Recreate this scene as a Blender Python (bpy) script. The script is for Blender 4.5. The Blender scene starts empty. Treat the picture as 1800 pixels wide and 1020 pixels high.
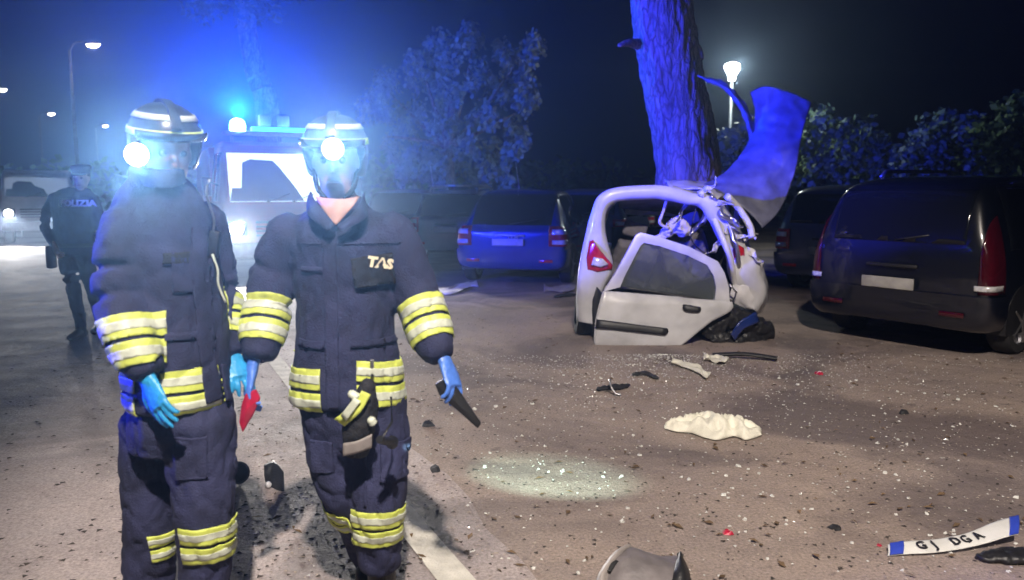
import bpy, bmesh, math, random
from mathutils import Vector, Matrix, noise
from mathutils.bvhtree import BVHTree
random.seed(7)
R = math.radians
V = Vector
C = bpy.context.scene.collection
SC = bpy.context.scene

# ------------------------------------------------------------------ camera
F_PX, W_PX, H_PX = 1350.0, 1800.0, 1020.0
PITCH = R(7.39)
CAM = V((0.0, 0.0, 1.557))
cam = bpy.data.cameras.new('camera')
cam.sensor_width = 36.0
cam.lens = 36.0 * F_PX / W_PX
cam.clip_start = 0.05
cam.clip_end = 600
camo = bpy.data.objects.new('camera', cam)
camo.location = CAM
camo.rotation_euler = (R(90) - PITCH, 0, 0)
C.objects.link(camo)
SC.camera = camo
cam.dof.use_dof = True; cam.dof.focus_distance = 4.2; cam.dof.aperture_fstop = 2.2

# ------------------------------------------------------------------ world, exposure
w = bpy.data.worlds.new('World'); SC.world = w; w.use_nodes = True
nt = w.node_tree
bg = nt.nodes['Background']
sky = nt.nodes.new('ShaderNodeTexSky'); sky.sky_type = 'NISHITA'; sky.sun_disc = False
sky.sun_elevation = R(-4); sky.sun_rotation = R(150)
nt.links.new(sky.outputs[0], bg.inputs[0])
bg.inputs[1].default_value = 0.006
vs = SC.view_settings
vs.view_transform = 'Standard'; vs.look = 'None'; vs.gamma = 1; vs.exposure = 0; vs.use_curve_mapping = False
SC.cycles.use_denoising = True
SC.cycles.max_bounces = 5
SC.cycles.diffuse_bounces = 2
SC.cycles.transparent_max_bounces = 12
SC.cycles.sample_clamp_indirect = 4.0

# strengths of the lamps, the added torch among them (watts)
P_BEACON, P_TRUCK, P_VAN, P_HELMET, P_STREAK, P_STREET = 9000, 1000, 1000, 290, 480.0, 5900
HAZE, HAZE_G = 0.0042, 0.85
P_PATROL = 26000

def light(name, kind, loc, power, col, radius=0.05, aim=None, cone=90, blend=0.3):
    l = bpy.data.lights.new(name, kind)
    l.energy = power; l.color = col
    l.shadow_soft_size = radius
    if kind == 'SPOT':
        l.spot_size = R(cone); l.spot_blend = blend
    o = bpy.data.objects.new(name, l); o.location = loc
    if aim is not None:
        o.rotation_euler = (V(aim) - V(loc)).to_track_quat('-Z', 'Y').to_euler()
    C.objects.link(o)
    return o

# ------------------------------------------------------------------ layout helpers
def ray(px, py):
    u = (px - W_PX/2)/F_PX; v = (H_PX/2 - py)/F_PX
    f = V((0, math.cos(PITCH), -math.sin(PITCH))); up = V((0, math.sin(PITCH), math.cos(PITCH)))
    return f + V((u, 0, 0)) + up*v
def P(px, py, Y):                       # point seen at a pixel, at depth Y
    d = ray(px, py); return CAM + d*(Y/d.y)
def G(px, py, z=0.0):                   # point of the ground seen at a pixel
    d = ray(px, py); return CAM + d*((z - CAM.z)/d.z)
def mpp(py, Y):                         # metres per pixel there
    d = ray(900, py); return (Y/d.y)/F_PX
def lerp(a, b, t): return a + (b-a)*t
def nz(co, s=1.0): return noise.noise(V(co)*s)

# ------------------------------------------------------------------ materials
def mat(name, col, rough=0.6, metal=0.0, var=0.25, scale=8.0, bump=0.0, bscale=60.0, emit=None, estr=0.0, trans=0.0, alpha=1.0, spec=0.5, coat=0.0):
    m = bpy.data.materials.new(name); m.use_nodes = True
    n = m.node_tree.nodes; L = m.node_tree.links
    b = n['Principled BSDF']
    b.inputs['Base Color'].default_value = (*col, 1)
    b.inputs['Roughness'].default_value = rough
    b.inputs['Metallic'].default_value = metal
    b.inputs['Specular IOR Level'].default_value = spec
    b.inputs['Coat Weight'].default_value = coat
    if trans: b.inputs['Transmission Weight'].default_value = trans
    if alpha < 1: b.inputs['Alpha'].default_value = alpha
    tc = n.new('ShaderNodeTexCoord')
    if var:
        t = n.new('ShaderNodeTexNoise'); t.inputs['Scale'].default_value = scale; t.inputs['Detail'].default_value = 6
        L.new(tc.outputs['Object'], t.inputs['Vector'])
        r = n.new('ShaderNodeValToRGB')
        r.color_ramp.elements[0].position = 0.3; r.color_ramp.elements[1].position = 0.7
        r.color_ramp.elements[0].color = (*[c*(1-var) for c in col], 1)
        r.color_ramp.elements[1].color = (*[min(1, c*(1+var)) for c in col], 1)
        L.new(t.outputs['Fac'], r.inputs[0]); L.new(r.outputs[0], b.inputs['Base Color'])
    if bump:
        t2 = n.new('ShaderNodeTexNoise'); t2.inputs['Scale'].default_value = bscale; t2.inputs['Detail'].default_value = 4
        L.new(tc.outputs['Object'], t2.inputs['Vector'])
        bp = n.new('ShaderNodeBump'); bp.inputs['Strength'].default_value = bump; bp.inputs['Distance'].default_value = 0.02
        L.new(t2.outputs['Fac'], bp.inputs['Height']); L.new(bp.outputs[0], b.inputs['Normal'])
    if emit:
        b.inputs['Emission Color'].default_value = (*emit, 1); b.inputs['Emission Strength'].default_value = estr
    return m

M = {}
M['nomex'] = mat('navy_turnout_cloth', (0.022, 0.025, 0.072), 0.85, var=0.35, scale=9, bump=0.35, bscale=160)
M['lime'] = mat('lime_reflective_tape', (0.60, 0.68, 0.13), 0.5, var=0.12, scale=30, bump=0.1, bscale=200)
M['silver_tape'] = mat('silver_reflective_tape', (0.56, 0.60, 0.50), 0.4, var=0.12, scale=40)
M['black_cloth'] = mat('black_cloth', (0.012, 0.012, 0.016), 0.8, var=0.3, scale=20, bump=0.3, bscale=120)
M['police_cloth'] = mat('police_navy_cloth', (0.011, 0.014, 0.034), 0.85, var=0.3, scale=14, bump=0.3, bscale=120)
M['skin'] = mat('skin', (0.48, 0.27, 0.20), 0.55, var=0.15, scale=20, bump=0.05, bscale=200)
M['lips'] = mat('lips', (0.38, 0.14, 0.12), 0.5, var=0.1)
M['hair'] = mat('hair', (0.03, 0.02, 0.015), 0.6, var=0.4, scale=60, bump=0.4, bscale=200)
M['eye'] = mat('eye', (0.16, 0.14, 0.13), 0.2, var=0)
M['glove_cyan'] = mat('cyan_nitrile_glove', (0.03, 0.30, 0.62), 0.4, var=0.15, scale=30, bump=0.15, bscale=90)
M['glove_blue'] = mat('blue_nitrile_glove', (0.08, 0.20, 0.68), 0.4, var=0.15, scale=30, bump=0.15, bscale=90)
M['boot'] = mat('black_leather', (0.012, 0.012, 0.012), 0.45, var=0.3, bump=0.2, bscale=80)
M['helmet'] = mat('dark_helmet_shell', (0.03, 0.03, 0.035), 0.3, var=0.15, coat=0.4)
M['visor'] = mat('smoked_visor', (0.03, 0.035, 0.04), 0.08, var=0)
M['plastic_black'] = mat('black_plastic', (0.014, 0.014, 0.016), 0.45, var=0.3, bump=0.15, bscale=90)
M['plastic_grey'] = mat('grey_plastic', (0.30, 0.27, 0.26), 0.5, var=0.2, scale=12, bump=0.1, bscale=60)
M['plastic_mid'] = mat('dusty_mid_grey_plastic', (0.15, 0.135, 0.14), 0.5, var=0.35, scale=10, bump=0.15, bscale=50)
M['rubber'] = mat('tyre_rubber', (0.012, 0.012, 0.013), 0.8, var=0.3, bump=0.3, bscale=60)
M['rim'] = mat('rim_metal', (0.4, 0.4, 0.42), 0.35, 0.9, var=0.2)
M['steel'] = mat('bare_steel', (0.42, 0.42, 0.44), 0.35, 0.9, var=0.3, scale=20, bump=0.2, bscale=30)
M['white_paint'] = mat('pearl_white_car_paint', (0.66, 0.65, 0.68), 0.28, var=0.08, scale=5, coat=0.5)
M['dirty_white'] = mat('dusty_silver_white_paint', (0.50, 0.50, 0.53), 0.33, var=0.22, scale=3.5, bump=0.06, bscale=9, coat=0.35)
M['scuffed'] = mat('scuffed_white_paint', (0.58, 0.57, 0.60), 0.4, var=0.2, scale=7, bump=0.12, bscale=18, coat=0.2)
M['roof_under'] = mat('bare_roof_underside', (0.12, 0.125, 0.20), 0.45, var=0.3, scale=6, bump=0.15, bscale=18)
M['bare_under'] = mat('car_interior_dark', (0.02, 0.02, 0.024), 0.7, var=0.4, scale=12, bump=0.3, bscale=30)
M['seat_cloth'] = mat('grey_seat_cloth', (0.13, 0.12, 0.14), 0.85, var=0.3, bump=0.3, bscale=50)
M['airbag'] = mat('airbag_cloth', (0.55, 0.5, 0.52), 0.85, var=0.15, bump=0.3, bscale=25)
M['blue_car'] = mat('dark_blue_car_paint', (0.012, 0.03, 0.17), 0.25, 0.15, var=0.1, coat=0.8)
M['grey_car'] = mat('grey_blue_car_paint', (0.07, 0.085, 0.15), 0.28, 0.2, var=0.1, coat=0.8)
M['pale_car'] = mat('pale_grey_car_paint', (0.22, 0.22, 0.25), 0.3, 0.2, var=0.1, coat=0.7)
M['black_car'] = mat('black_blue_car_paint', (0.0035, 0.0045, 0.010), 0.32, 0.05, var=0.15, coat=0.9)
M['glass_dark'] = mat('dark_car_glass', (0.006, 0.007, 0.01), 0.06, var=0, spec=0.6)
M['glass_clear'] = mat('tinted_window_glass', (0.55, 0.62, 0.60), 0.04, var=0, trans=0.9)
M['red_lens'] = mat('red_lamp_lens', (0.42, 0.012, 0.03), 0.18, var=0.2, scale=25, coat=0.8)
M['red_plastic'] = mat('red_broken_plastic', (0.40, 0.012, 0.045), 0.3, var=0.25, scale=25, coat=0.4)
M['dark_lens'] = mat('dark_red_lens', (0.045, 0.002, 0.006), 0.15, var=0.2, scale=25, coat=0.8)
M['clear_lens'] = mat('clear_lamp_lens', (0.7, 0.7, 0.72), 0.12, 0.3, var=0.2, scale=40, coat=0.8)
M['plate'] = mat('plate_white', (0.62, 0.62, 0.60), 0.4, var=0.12, scale=10)
M['plate_dim'] = mat('grey_plate', (0.30, 0.29, 0.28), 0.5, var=0.25, scale=9)  # darker, mottled grey version of the white plate
M['plate_blue'] = mat('plate_blue', (0.03, 0.06, 0.42), 0.4, var=0.1)
M['print_black'] = mat('print_black', (0.02, 0.02, 0.025), 0.5, var=0)
M['print_white'] = mat('print_white', (0.85, 0.86, 0.86), 0.5, var=0.05)
M['print_cream'] = mat('print_cream', (0.85, 0.76, 0.55), 0.5, var=0.05)
M['truck_red'] = mat('fire_engine_red', (0.35, 0.015, 0.015), 0.3, var=0.1, coat=0.6)
M['truck_white'] = mat('white_cab_paint', (0.62, 0.62, 0.62), 0.35, var=0.1, coat=0.4)
M['bark'] = mat('pine_bark', (0.24, 0.19, 0.165), 0.9, var=0.5, scale=7, bump=0.9, bscale=14)
def bark_mat():
    m = bpy.data.materials.new('fissured_bark'); m.use_nodes = True
    n = m.node_tree.nodes; L = m.node_tree.links; b = n['Principled BSDF']; b.inputs['Roughness'].default_value = .9
    tc = n.new('ShaderNodeTexCoord'); mp = n.new('ShaderNodeMapping'); mp.inputs['Scale'].default_value = (1, 1, .28); L.new(tc.outputs['Object'], mp.inputs[0])
    nz_ = n.new('ShaderNodeTexNoise'); nz_.inputs['Scale'].default_value = 6; nz_.inputs['Detail'].default_value = 5; L.new(mp.outputs[0], nz_.inputs['Vector'])
    ad = n.new('ShaderNodeVectorMath'); ad.operation = 'MULTIPLY_ADD'; ad.inputs[1].default_value = (.25, .25, .25); L.new(nz_.outputs['Color'], ad.inputs[0]); L.new(mp.outputs[0], ad.inputs[2])
    vo = n.new('ShaderNodeTexVoronoi'); vo.feature = 'DISTANCE_TO_EDGE'; vo.inputs['Scale'].default_value = 15; L.new(ad.outputs[0], vo.inputs['Vector'])
    r = n.new('ShaderNodeValToRGB'); e = r.color_ramp.elements; e[0].position = .0; e[1].position = .16; e[0].color = (.15, .115, .10, 1); e[1].color = (.27, .215, .19, 1); L.new(vo.outputs['Distance'], r.inputs[0])
    r2 = n.new('ShaderNodeValToRGB'); e = r2.color_ramp.elements; e[0].position = .3; e[1].position = .7; e[0].color = (.6, .6, .6, 1); e[1].color = (1.3, 1.25, 1.2, 1); L.new(nz_.outputs['Fac'], r2.inputs[0])
    mx = n.new('ShaderNodeMix'); mx.data_type = 'RGBA'; mx.blend_type = 'MULTIPLY'; mx.inputs[0].default_value = 1; L.new(r.outputs[0], mx.inputs[6]); L.new(r2.outputs[0], mx.inputs[7]); L.new(mx.outputs[2], b.inputs['Base Color'])
    hp = n.new('ShaderNodeMath'); hp.operation = 'MINIMUM'; hp.inputs[1].default_value = .2; L.new(vo.outputs['Distance'], hp.inputs[0])
    bp = n.new('ShaderNodeBump'); bp.inputs['Strength'].default_value = 1; bp.inputs['Distance'].default_value = .05; L.new(hp.outputs[0], bp.inputs['Height'])
    n2 = n.new('ShaderNodeTexNoise'); n2.inputs['Scale'].default_value = 40; n2.inputs['Detail'].default_value = 5; L.new(tc.outputs['Object'], n2.inputs['Vector'])
    b2 = n.new('ShaderNodeBump'); b2.inputs['Strength'].default_value = .6; b2.inputs['Distance'].default_value = .015; L.new(n2.outputs['Fac'], b2.inputs['Height']); L.new(bp.outputs[0], b2.inputs['Normal']); L.new(b2.outputs[0], b.inputs['Normal'])
    return m
M['bark'] = bark_mat()
M['leaf'] = mat('dusty_leaf', (0.20, 0.22, 0.18), 0.6, var=0.35, scale=1.2)
M['leaf_green'] = mat('green_leaf', (0.10, 0.17, 0.07), 0.6, var=0.4, scale=1.2)
M['needle'] = mat('pine_needle', (0.10, 0.10, 0.075), 0.7, var=0.3, scale=1.5)
M['cloth_white'] = mat('cream_cloth', (0.74, 0.72, 0.62), 0.85, var=0.12, scale=9, bump=0.4, bscale=30)
M['pole'] = mat('galvanised_pole', (0.12, 0.13, 0.14), 0.5, 0.5, var=0.2)
M['shard'] = mat('tempered_glass_crumb', (0.62, 0.62, 0.60), 0.2, var=0.15, scale=30)
M['lamp_white'] = mat('lit_white_lens', (0.9, 0.9, 0.9), 0.3, var=0, emit=(1.0, 1.0, 0.97), estr=16)
M['lamp_helmet'] = mat('lit_helmet_lens', (0.9, 0.9, 0.9), 0.3, var=0, emit=(0.86, 1.0, 1.0), estr=30)
M['lamp_head'] = mat('lit_headlamp_lens', (0.9, 0.9, 0.9), 0.3, var=0, emit=(1.0, 0.96, 0.90), estr=25)
M['lamp_warm'] = mat('lit_street_lens', (0.9, 0.9, 0.9), 0.3, var=0, emit=(1.0, 0.86, 0.68), estr=25)
M['beacon'] = mat('lit_blue_beacon', (0.1, 0.3, 0.9), 0.3, var=0, emit=(0.35, 0.75, 1.0), estr=40)
M['beacon_bar'] = mat('lit_cyan_bar', (0.1, 0.3, 0.9), 0.3, var=0, emit=(0.05, 0.55, 1.0), estr=2.2)
M['screen_glow'] = mat('windscreen_reflection_glow', (0.8, 0.8, 0.8), 0.7, var=0, emit=(0.85, 0.97, 1.0), estr=1.15)  # emission imitates a lamp reflected in the fire engine's windscreen
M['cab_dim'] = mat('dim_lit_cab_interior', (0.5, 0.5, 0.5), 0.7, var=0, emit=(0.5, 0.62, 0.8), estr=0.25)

def ground_mat(name, a, b, stain, rough=0.75, wet=0.0):
    m = bpy.data.materials.new(name); m.use_nodes = True
    n = m.node_tree.nodes; L = m.node_tree.links; bs = n['Principled BSDF']
    tc = n.new('ShaderNodeTexCoord')
    def tex(scale, detail=8, rough_=0.6, dist=0.0):
        t = n.new('ShaderNodeTexNoise'); t.inputs['Scale'].default_value = scale; t.inputs['Detail'].default_value = detail
        t.inputs['Roughness'].default_value = rough_; t.inputs['Distortion'].default_value = dist
        L.new(tc.outputs['Object'], t.inputs['Vector']); return t
    def ramp(t, p0, p1, c0, c1):
        r = n.new('ShaderNodeValToRGB'); e = r.color_ramp.elements
        e[0].position = p0; e[1].position = p1; e[0].color = (*c0, 1); e[1].color = (*c1, 1)
        L.new(t.outputs['Fac'], r.inputs[0]); return r
    def mix(mode, fac, x, y):
        q = n.new('ShaderNodeMix'); q.data_type = 'RGBA'; q.blend_type = mode
        if hasattr(fac, 'default_value'): L.new(fac, q.inputs[0])
        else: q.inputs[0].default_value = fac
        L.new(x, q.inputs[6])
        if hasattr(y, 'default_value'): L.new(y, q.inputs[7])
        else: q.inputs[7].default_value = (*y, 1)
        return q
    base = ramp(tex(0.9, 6), 0.35, 0.65, a, b)
    grit = ramp(tex(70, 7, 0.75), 0.28, 0.72, (0.32, 0.32, 0.32), (1.7, 1.7, 1.7))
    q = mix('MULTIPLY', 0.8, base.outputs[0], grit.outputs[0])
    st = ramp(tex(0.62, 5, 0.55, 0.8), 0.47, 0.60, (0, 0, 0), (1, 1, 1))
    q2 = mix('MIX', st.outputs[0], q.outputs[2], stain)
    q2b = n.new('ShaderNodeMath'); q2b.operation = 'MULTIPLY'; q2b.inputs[1].default_value = 0.75
    L.new(st.outputs[0], q2b.inputs[0]); L.new(q2b.outputs[0], q2.inputs[0])
    sp = ramp(tex(7, 3, 0.5), 0.66, 0.72, (0, 0, 0), (1, 1, 1))
    q3 = mix('MIX', 0.5, q2.outputs[2], stain)
    q3b = n.new('ShaderNodeMath'); q3b.operation = 'MULTIPLY'; q3b.inputs[1].default_value = 0.55
    L.new(sp.outputs[0], q3b.inputs[0]); L.new(q3b.outputs[0], q3.inputs[0])
    L.new(q3.outputs[2], bs.inputs['Base Color'])
    rr = ramp(tex(1.7, 5), 0.35, 0.7, (rough-wet,)*3, (rough,)*3)
    L.new(rr.outputs[0], bs.inputs['Roughness'])
    bp = n.new('ShaderNodeBump'); bp.inputs['Strength'].default_value = 0.9; bp.inputs['Distance'].default_value = 0.012
    L.new(tex(55, 8, 0.7).outputs['Fac'], bp.inputs['Height'])
    bp2 = n.new('ShaderNodeBump'); bp2.inputs['Strength'].default_value = 0.5; bp2.inputs['Distance'].default_value = 0.06
    L.new(tex(4, 4, 0.5).outputs['Fac'], bp2.inputs['Height']); L.new(bp.outputs[0], bp2.inputs['Normal'])
    L.new(bp2.outputs[0], bs.inputs['Normal'])
    return m
M['ground'] = ground_mat('brown_parking_ground', (0.26, 0.21, 0.192), (0.34, 0.27, 0.23), (0.10, 0.078, 0.08))
M['road'] = ground_mat('worn_asphalt', (0.32, 0.272, 0.268), (0.42, 0.355, 0.345), (0.12, 0.10, 0.10), 0.78, 0.14)
M['marking'] = mat('worn_white_line_paint', (0.52, 0.50, 0.45), 0.7, var=0.3, scale=9, bump=0.5, bscale=60)

# ------------------------------------------------------------------ mesh helpers
def link(name, me, m=None, parent=None, smooth=True):
    o = bpy.data.objects.new(name, me)
    if m is not None:
        me.materials.clear(); me.materials.append(m)
    if smooth:
        for p in me.polygons: p.use_smooth = True
    if parent is not None: o.parent = parent
    C.objects.link(o)
    return o
def obj(name, bm, m, parent=None, off=None, smooth=True, sharp=None):
    me = bpy.data.meshes.new(name)
    bmesh.ops.recalc_face_normals(bm, faces=bm.faces)
    bm.to_mesh(me); bm.free()
    if off is not None: me.transform(Matrix.Translation(-V(off)))
    o = link(name, me, m, parent, smooth)
    if smooth and sharp: me.set_sharp_from_angle(angle=R(sharp))
    return o
def tag(o, label, cat, group=None, kind=None):
    if label: o['label'] = label
    if cat: o['category'] = cat
    if group: o['group'] = group
    if kind: o['kind'] = kind
    return o
def empty(name, loc, rz=0.0):
    o = bpy.data.objects.new(name, None); o.location = loc; o.rotation_euler = (0, 0, rz)
    o.empty_display_size = 0.1
    C.objects.link(o); return o
def box(bm, c, s, rot=None, bev=0.0):
    mtx = Matrix.Translation(V(c))
    if rot is not None: mtx = mtx @ rot.to_4x4()
    r = bmesh.ops.create_cube(bm, size=1.0, matrix=mtx @ Matrix.Diagonal((*s, 1)))
    if bev:
        es = list({e for v in r['verts'] for e in v.link_edges})
        bmesh.ops.bevel(bm, geom=es, offset=bev, segments=2, affect='EDGES', profile=0.5)
def loft(bm, rings, cap=True):
    vv = [[bm.verts.new(p) for p in r] for r in rings]
    n = len(vv[0])
    for a, b in zip(vv, vv[1:]):
        for i in range(n):
            bm.faces.new((a[i], a[(i+1) % n], b[(i+1) % n], b[i]))
    if cap:
        bm.faces.new(list(reversed(vv[0]))); bm.faces.new(vv[-1])
    return vv
def ell(c, rx, ry, n=16, yaw=0.0, sq=2.0):
    out = []
    cy, sy = math.cos(yaw), math.sin(yaw)
    for i in range(n):
        a = 2*math.pi*i/n
        x = math.copysign(abs(math.cos(a))**(2/sq), math.cos(a))*rx
        y = math.copysign(abs(math.sin(a))**(2/sq), math.sin(a))*ry
        out.append(V(c) + V((x*cy - y*sy, x*sy + y*cy, 0)))
    return out
def tube(bm, pts, rad, n=10, cap=True, flat=1.0, up=V((0, 0, 1))):
    pts = [V(p) for p in pts]
    if not hasattr(rad, '__len__'): rad = [rad]*len(pts)
    rings = []
    for i, p in enumerate(pts):
        a = pts[max(0, i-1)]; b = pts[min(len(pts)-1, i+1)]
        t = (b-a).normalized()
        u = up if abs(t.dot(up)) < 0.95 else V((0, 1, 0))
        s = t.cross(u).normalized(); q = s.cross(t).normalized()
        rings.append([p + (s*math.cos(2*math.pi*k/n) + q*flat*math.sin(2*math.pi*k/n))*rad[i] for k in range(n)])
    loft(bm, rings, cap)
def smooth_path(pts, k=4):
    pts = [V(p) for p in pts]; out = []
    for i in range(len(pts)-1):
        p0 = pts[max(0, i-1)]; p1 = pts[i]; p2 = pts[i+1]; p3 = pts[min(len(pts)-1, i+2)]
        for j in range(k):
            t = j/k
            out.append(0.5*((2*p1) + (p2-p0)*t + (2*p0-5*p1+4*p2-p3)*t*t + (3*p1-p0-3*p2+p3)*t**3))
    out.append(pts[-1]); return out
def limb(bm, joints, n=14):
    """joints: (point, radius) - rounded tapering limb"""
    pts = [V(j[0]) for j in joints]; rad = [j[1] for j in joints]
    k = 5
    sp = smooth_path(pts, k)
    rr = []
    for i in range(len(rad)-1):
        rr += [lerp(rad[i], rad[i+1], j/k) for j in range(k)]
    rr.append(rad[-1])
    d0 = (sp[0]-sp[1]).normalized(); d1 = (sp[-1]-sp[-2]).normalized()
    sp = [sp[0]+d0*rr[0]*0.6] + sp + [sp[-1]+d1*rr[-1]*0.25]
    rr = [rr[0]*0.55] + rr + [rr[-1]*0.75]
    tube(bm, sp, rr, n)
def ball(bm, c, r, sx=1, sy=1, sz=1, seg=16):
    bmesh.ops.create_uvsphere(bm, u_segments=seg, v_segments=seg//2+2, radius=r,
                              matrix=Matrix.Translation(V(c)) @ Matrix.Diagonal((sx, sy, sz, 1)))
def evaluated(bm, mods):
    me = bpy.data.meshes.new('tmp'); bmesh.ops.recalc_face_normals(bm, faces=bm.faces); bm.to_mesh(me); bm.free()
    o = bpy.data.objects.new('tmp', me); C.objects.link(o)
    for kind, kw in mods:
        md = o.modifiers.new(kind, kind)
        for k, v in kw.items(): setattr(md, k, v)
    dg = bpy.context.evaluated_depsgraph_get(); dg.update()
    out = bpy.data.meshes.new_from_object(o.evaluated_get(dg))
    bpy.data.objects.remove(o); bpy.data.meshes.remove(me)
    return out
def fused(bm, voxel=0.012, it=4, fold=0.0, fscale=(8, 8, 5), seed=0.0):
    me = evaluated(bm, [('REMESH', dict(mode='VOXEL', voxel_size=voxel, adaptivity=0.0))])
    b2 = bmesh.new(); b2.from_mesh(me)
    for _ in range(it): bmesh.ops.smooth_vert(b2, verts=b2.verts, factor=0.5, use_axis_x=True, use_axis_y=True, use_axis_z=True)
    if fold:
        b2.normal_update()
        s = V((seed, seed*1.7, seed*0.3))
        for v in b2.verts:
            q = V((v.co.x*fscale[0], v.co.y*fscale[1], v.co.z*fscale[2])) + s
            d = noise.noise(q)*0.9 + noise.noise(q*2.3)*0.5
            rd = 1 - abs(noise.noise(q*1.3 + V((9, 3, 1))))*2.2
            cr = max(0.0, 1 - abs(noise.noise(V((q.x*1.5 + q.z*.8, q.y*1.5, q.z*1.9))))*3.2)**2 + .7*max(0.0, 1 - abs(noise.noise(V((q.x*3.1 - q.z, q.y*3.1, q.z*2.4 + 7))))*3.0)**2
            v.co += v.normal*fold*(d*.6 + rd*0.4 - cr*0.75)
        bmesh.ops.smooth_vert(b2, verts=b2.verts, factor=0.15, use_axis_x=True, use_axis_y=True, use_axis_z=True)
    b2.to_mesh(me); b2.free()
    return me
def patch(me, planes, off=0.004, filt=None, thick=0.0):
    bm = bmesh.new(); bm.from_mesh(me)
    for co, no in planes:
        g = list(bm.verts)+list(bm.edges)+list(bm.faces)
        bmesh.ops.bisect_plane(bm, geom=g, plane_co=V(co), plane_no=V(no), clear_inner=True, dist=1e-6)
    if filt:
        bm.normal_update()
        bad = [f for f in bm.faces if not filt(f.calc_center_median(), f.normal)]
        bmesh.ops.delete(bm, geom=bad, context='FACES')
    bm.normal_update()
    nn = [(v, v.normal.copy()) for v in bm.verts]
    for v, q in nn: v.co += q*off
    if thick and bm.faces:
        ext = bmesh.ops.extrude_face_region(bm, geom=list(bm.faces))
        top = [g for g in ext['geom'] if isinstance(g, bmesh.types.BMVert)]
        bm.normal_update()
        nv = {v: V((0, 0, 0)) for v in top}
        for v in top:
            for f in v.link_faces: nv[v] += f.normal
        for v in top:
            if nv[v].length > 0: v.co += nv[v].normalized()*thick
    return bm
def text_mesh(s, size, depth=0.002, mtx=None, bold=0.0):
    cu = bpy.data.curves.new('txt', 'FONT'); cu.body = s; cu.size = size; cu.extrude = depth; cu.offset = bold
    cu.align_x = 'CENTER'; cu.align_y = 'CENTER'; cu.resolution_u = 2
    o = bpy.data.objects.new('txt', cu); C.objects.link(o)
    dg = bpy.context.evaluated_depsgraph_get(); dg.update()
    me = bpy.data.meshes.new_from_object(o.evaluated_get(dg))
    bpy.data.objects.remove(o)
    if mtx is not None: me.transform(mtx)
    return me
def sheet(rows, sub=2, noise_amp=0.0, nscale=4.0, thick=0.004):
    """rows: grid of points -> subdivided, crumpled, solid sheet"""
    k = 2**sub
    g1 = [smooth_path(r, k) for r in rows]
    g2 = [smooth_path(list(c), k) for c in zip(*g1)]
    bm = bmesh.new()
    vv = [[bm.verts.new(p) for p in r] for r in g2]
    for a, b in zip(vv, vv[1:]):
        for i in range(len(a)-1): bm.faces.new((a[i], b[i], b[i+1], a[i+1]))
    bm.normal_update()
    if noise_amp:
        for v in bm.verts:
            v.co += v.normal*noise_amp*(noise.noise(v.co*nscale)+0.6*(1-2*abs(noise.noise(v.co*nscale*2.1))))
        bm.normal_update()
    ext = bmesh.ops.extrude_face_region(bm, geom=list(bm.faces))
    tv = [g for g in ext['geom'] if isinstance(g, bmesh.types.BMVert)]
    bm.normal_update()
    nrm = {v: v.normal.copy() for v in tv}
    for v in tv: v.co += nrm[v]*thick
    return bm
def frame(origin, d, nrm):
    """matrix with +Y along d and +Z along nrm"""
    y = V(d).normalized(); z = (V(nrm) - y*V(nrm).dot(y)).normalized(); x = y.cross(z)
    return Matrix(((x.x, y.x, z.x, origin[0]), (x.y, y.y, z.y, origin[1]), (x.z, y.z, z.z, origin[2]), (0, 0, 0, 1)))

# ------------------------------------------------------------------ ground, road
def sheet_ground(name, pts, z, m):
    bm = bmesh.new()
    bm.faces.new([bm.verts.new((x, y, z)) for x, y in pts])
    return tag(obj(name, bm, m, smooth=False), None, None, kind='structure')
sheet_ground('ground', [(-250, -60), (250, -60), (250, 400), (-250, 400)], 0.0, M['ground'])
# white edge line runs towards the vanishing point of the road
la, lb = G(722, 925), G(800, 1020)
rd = (la-lb).normalized(); rn = V((rd.y, -rd.x, 0))
lc = (la+lb)/2
def along(t, s): p = lc + rd*t + rn*s; return (p.x, p.y)
sheet_ground('road', [along(-30, -9.0)] + [along(-30+i*.35, 0.32 + .10*noise.noise(V((i*.21, 1, 0))) + .05*noise.noise(V((i*.9, 5, 0)))) for i in range(300)] + [along(160, 0.32), along(160, -9.0)], 0.004, M['road'])
bm = bmesh.new()
N = 120
vl = []
for i in range(N+1):
    t = -6 + i*0.5
    jl = noise.noise(V((t*1.7, 3, 0)))*0.012; jr = noise.noise(V((t*1.7, 8, 0)))*0.012
    p = lc + rd*t
    a_ = p + rn*(-0.07+jl); b_ = p + rn*(0.07+jr)
    vl.append((bm.verts.new((a_.x, a_.y, 0.008)), bm.verts.new((b_.x, b_.y, 0.008))))
for a_, b_ in zip(vl, vl[1:]): bm.faces.new((a_[0], a_[1], b_[1], b_[0]))
tag(obj('road_marking', bm, M['marking'], smooth=False), None, None, kind='structure')

# ------------------------------------------------------------------ haze
bm = bmesh.new(); box(bm, (0, 42, 8.0), (150, 116, 18.0))
hz = obj('haze', bm, None, smooth=False); tag(hz, 'thin smoky night air over the accident scene', None, kind='stuff')
hm = bpy.data.materials.new('haze_air'); hm.use_nodes = True
n_ = hm.node_tree.nodes; n_.remove(n_['Principled BSDF'])
pv = n_.new('ShaderNodeVolumePrincipled'); pv.inputs['Color'].default_value = (0.55, 0.72, 1, 1)
pv.inputs['Density'].default_value = HAZE; pv.inputs['Anisotropy'].default_value = HAZE_G
hm.node_tree.links.new(pv.outputs[0], n_['Material Output'].inputs['Volume'])
hz.data.materials.append(hm)

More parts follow.
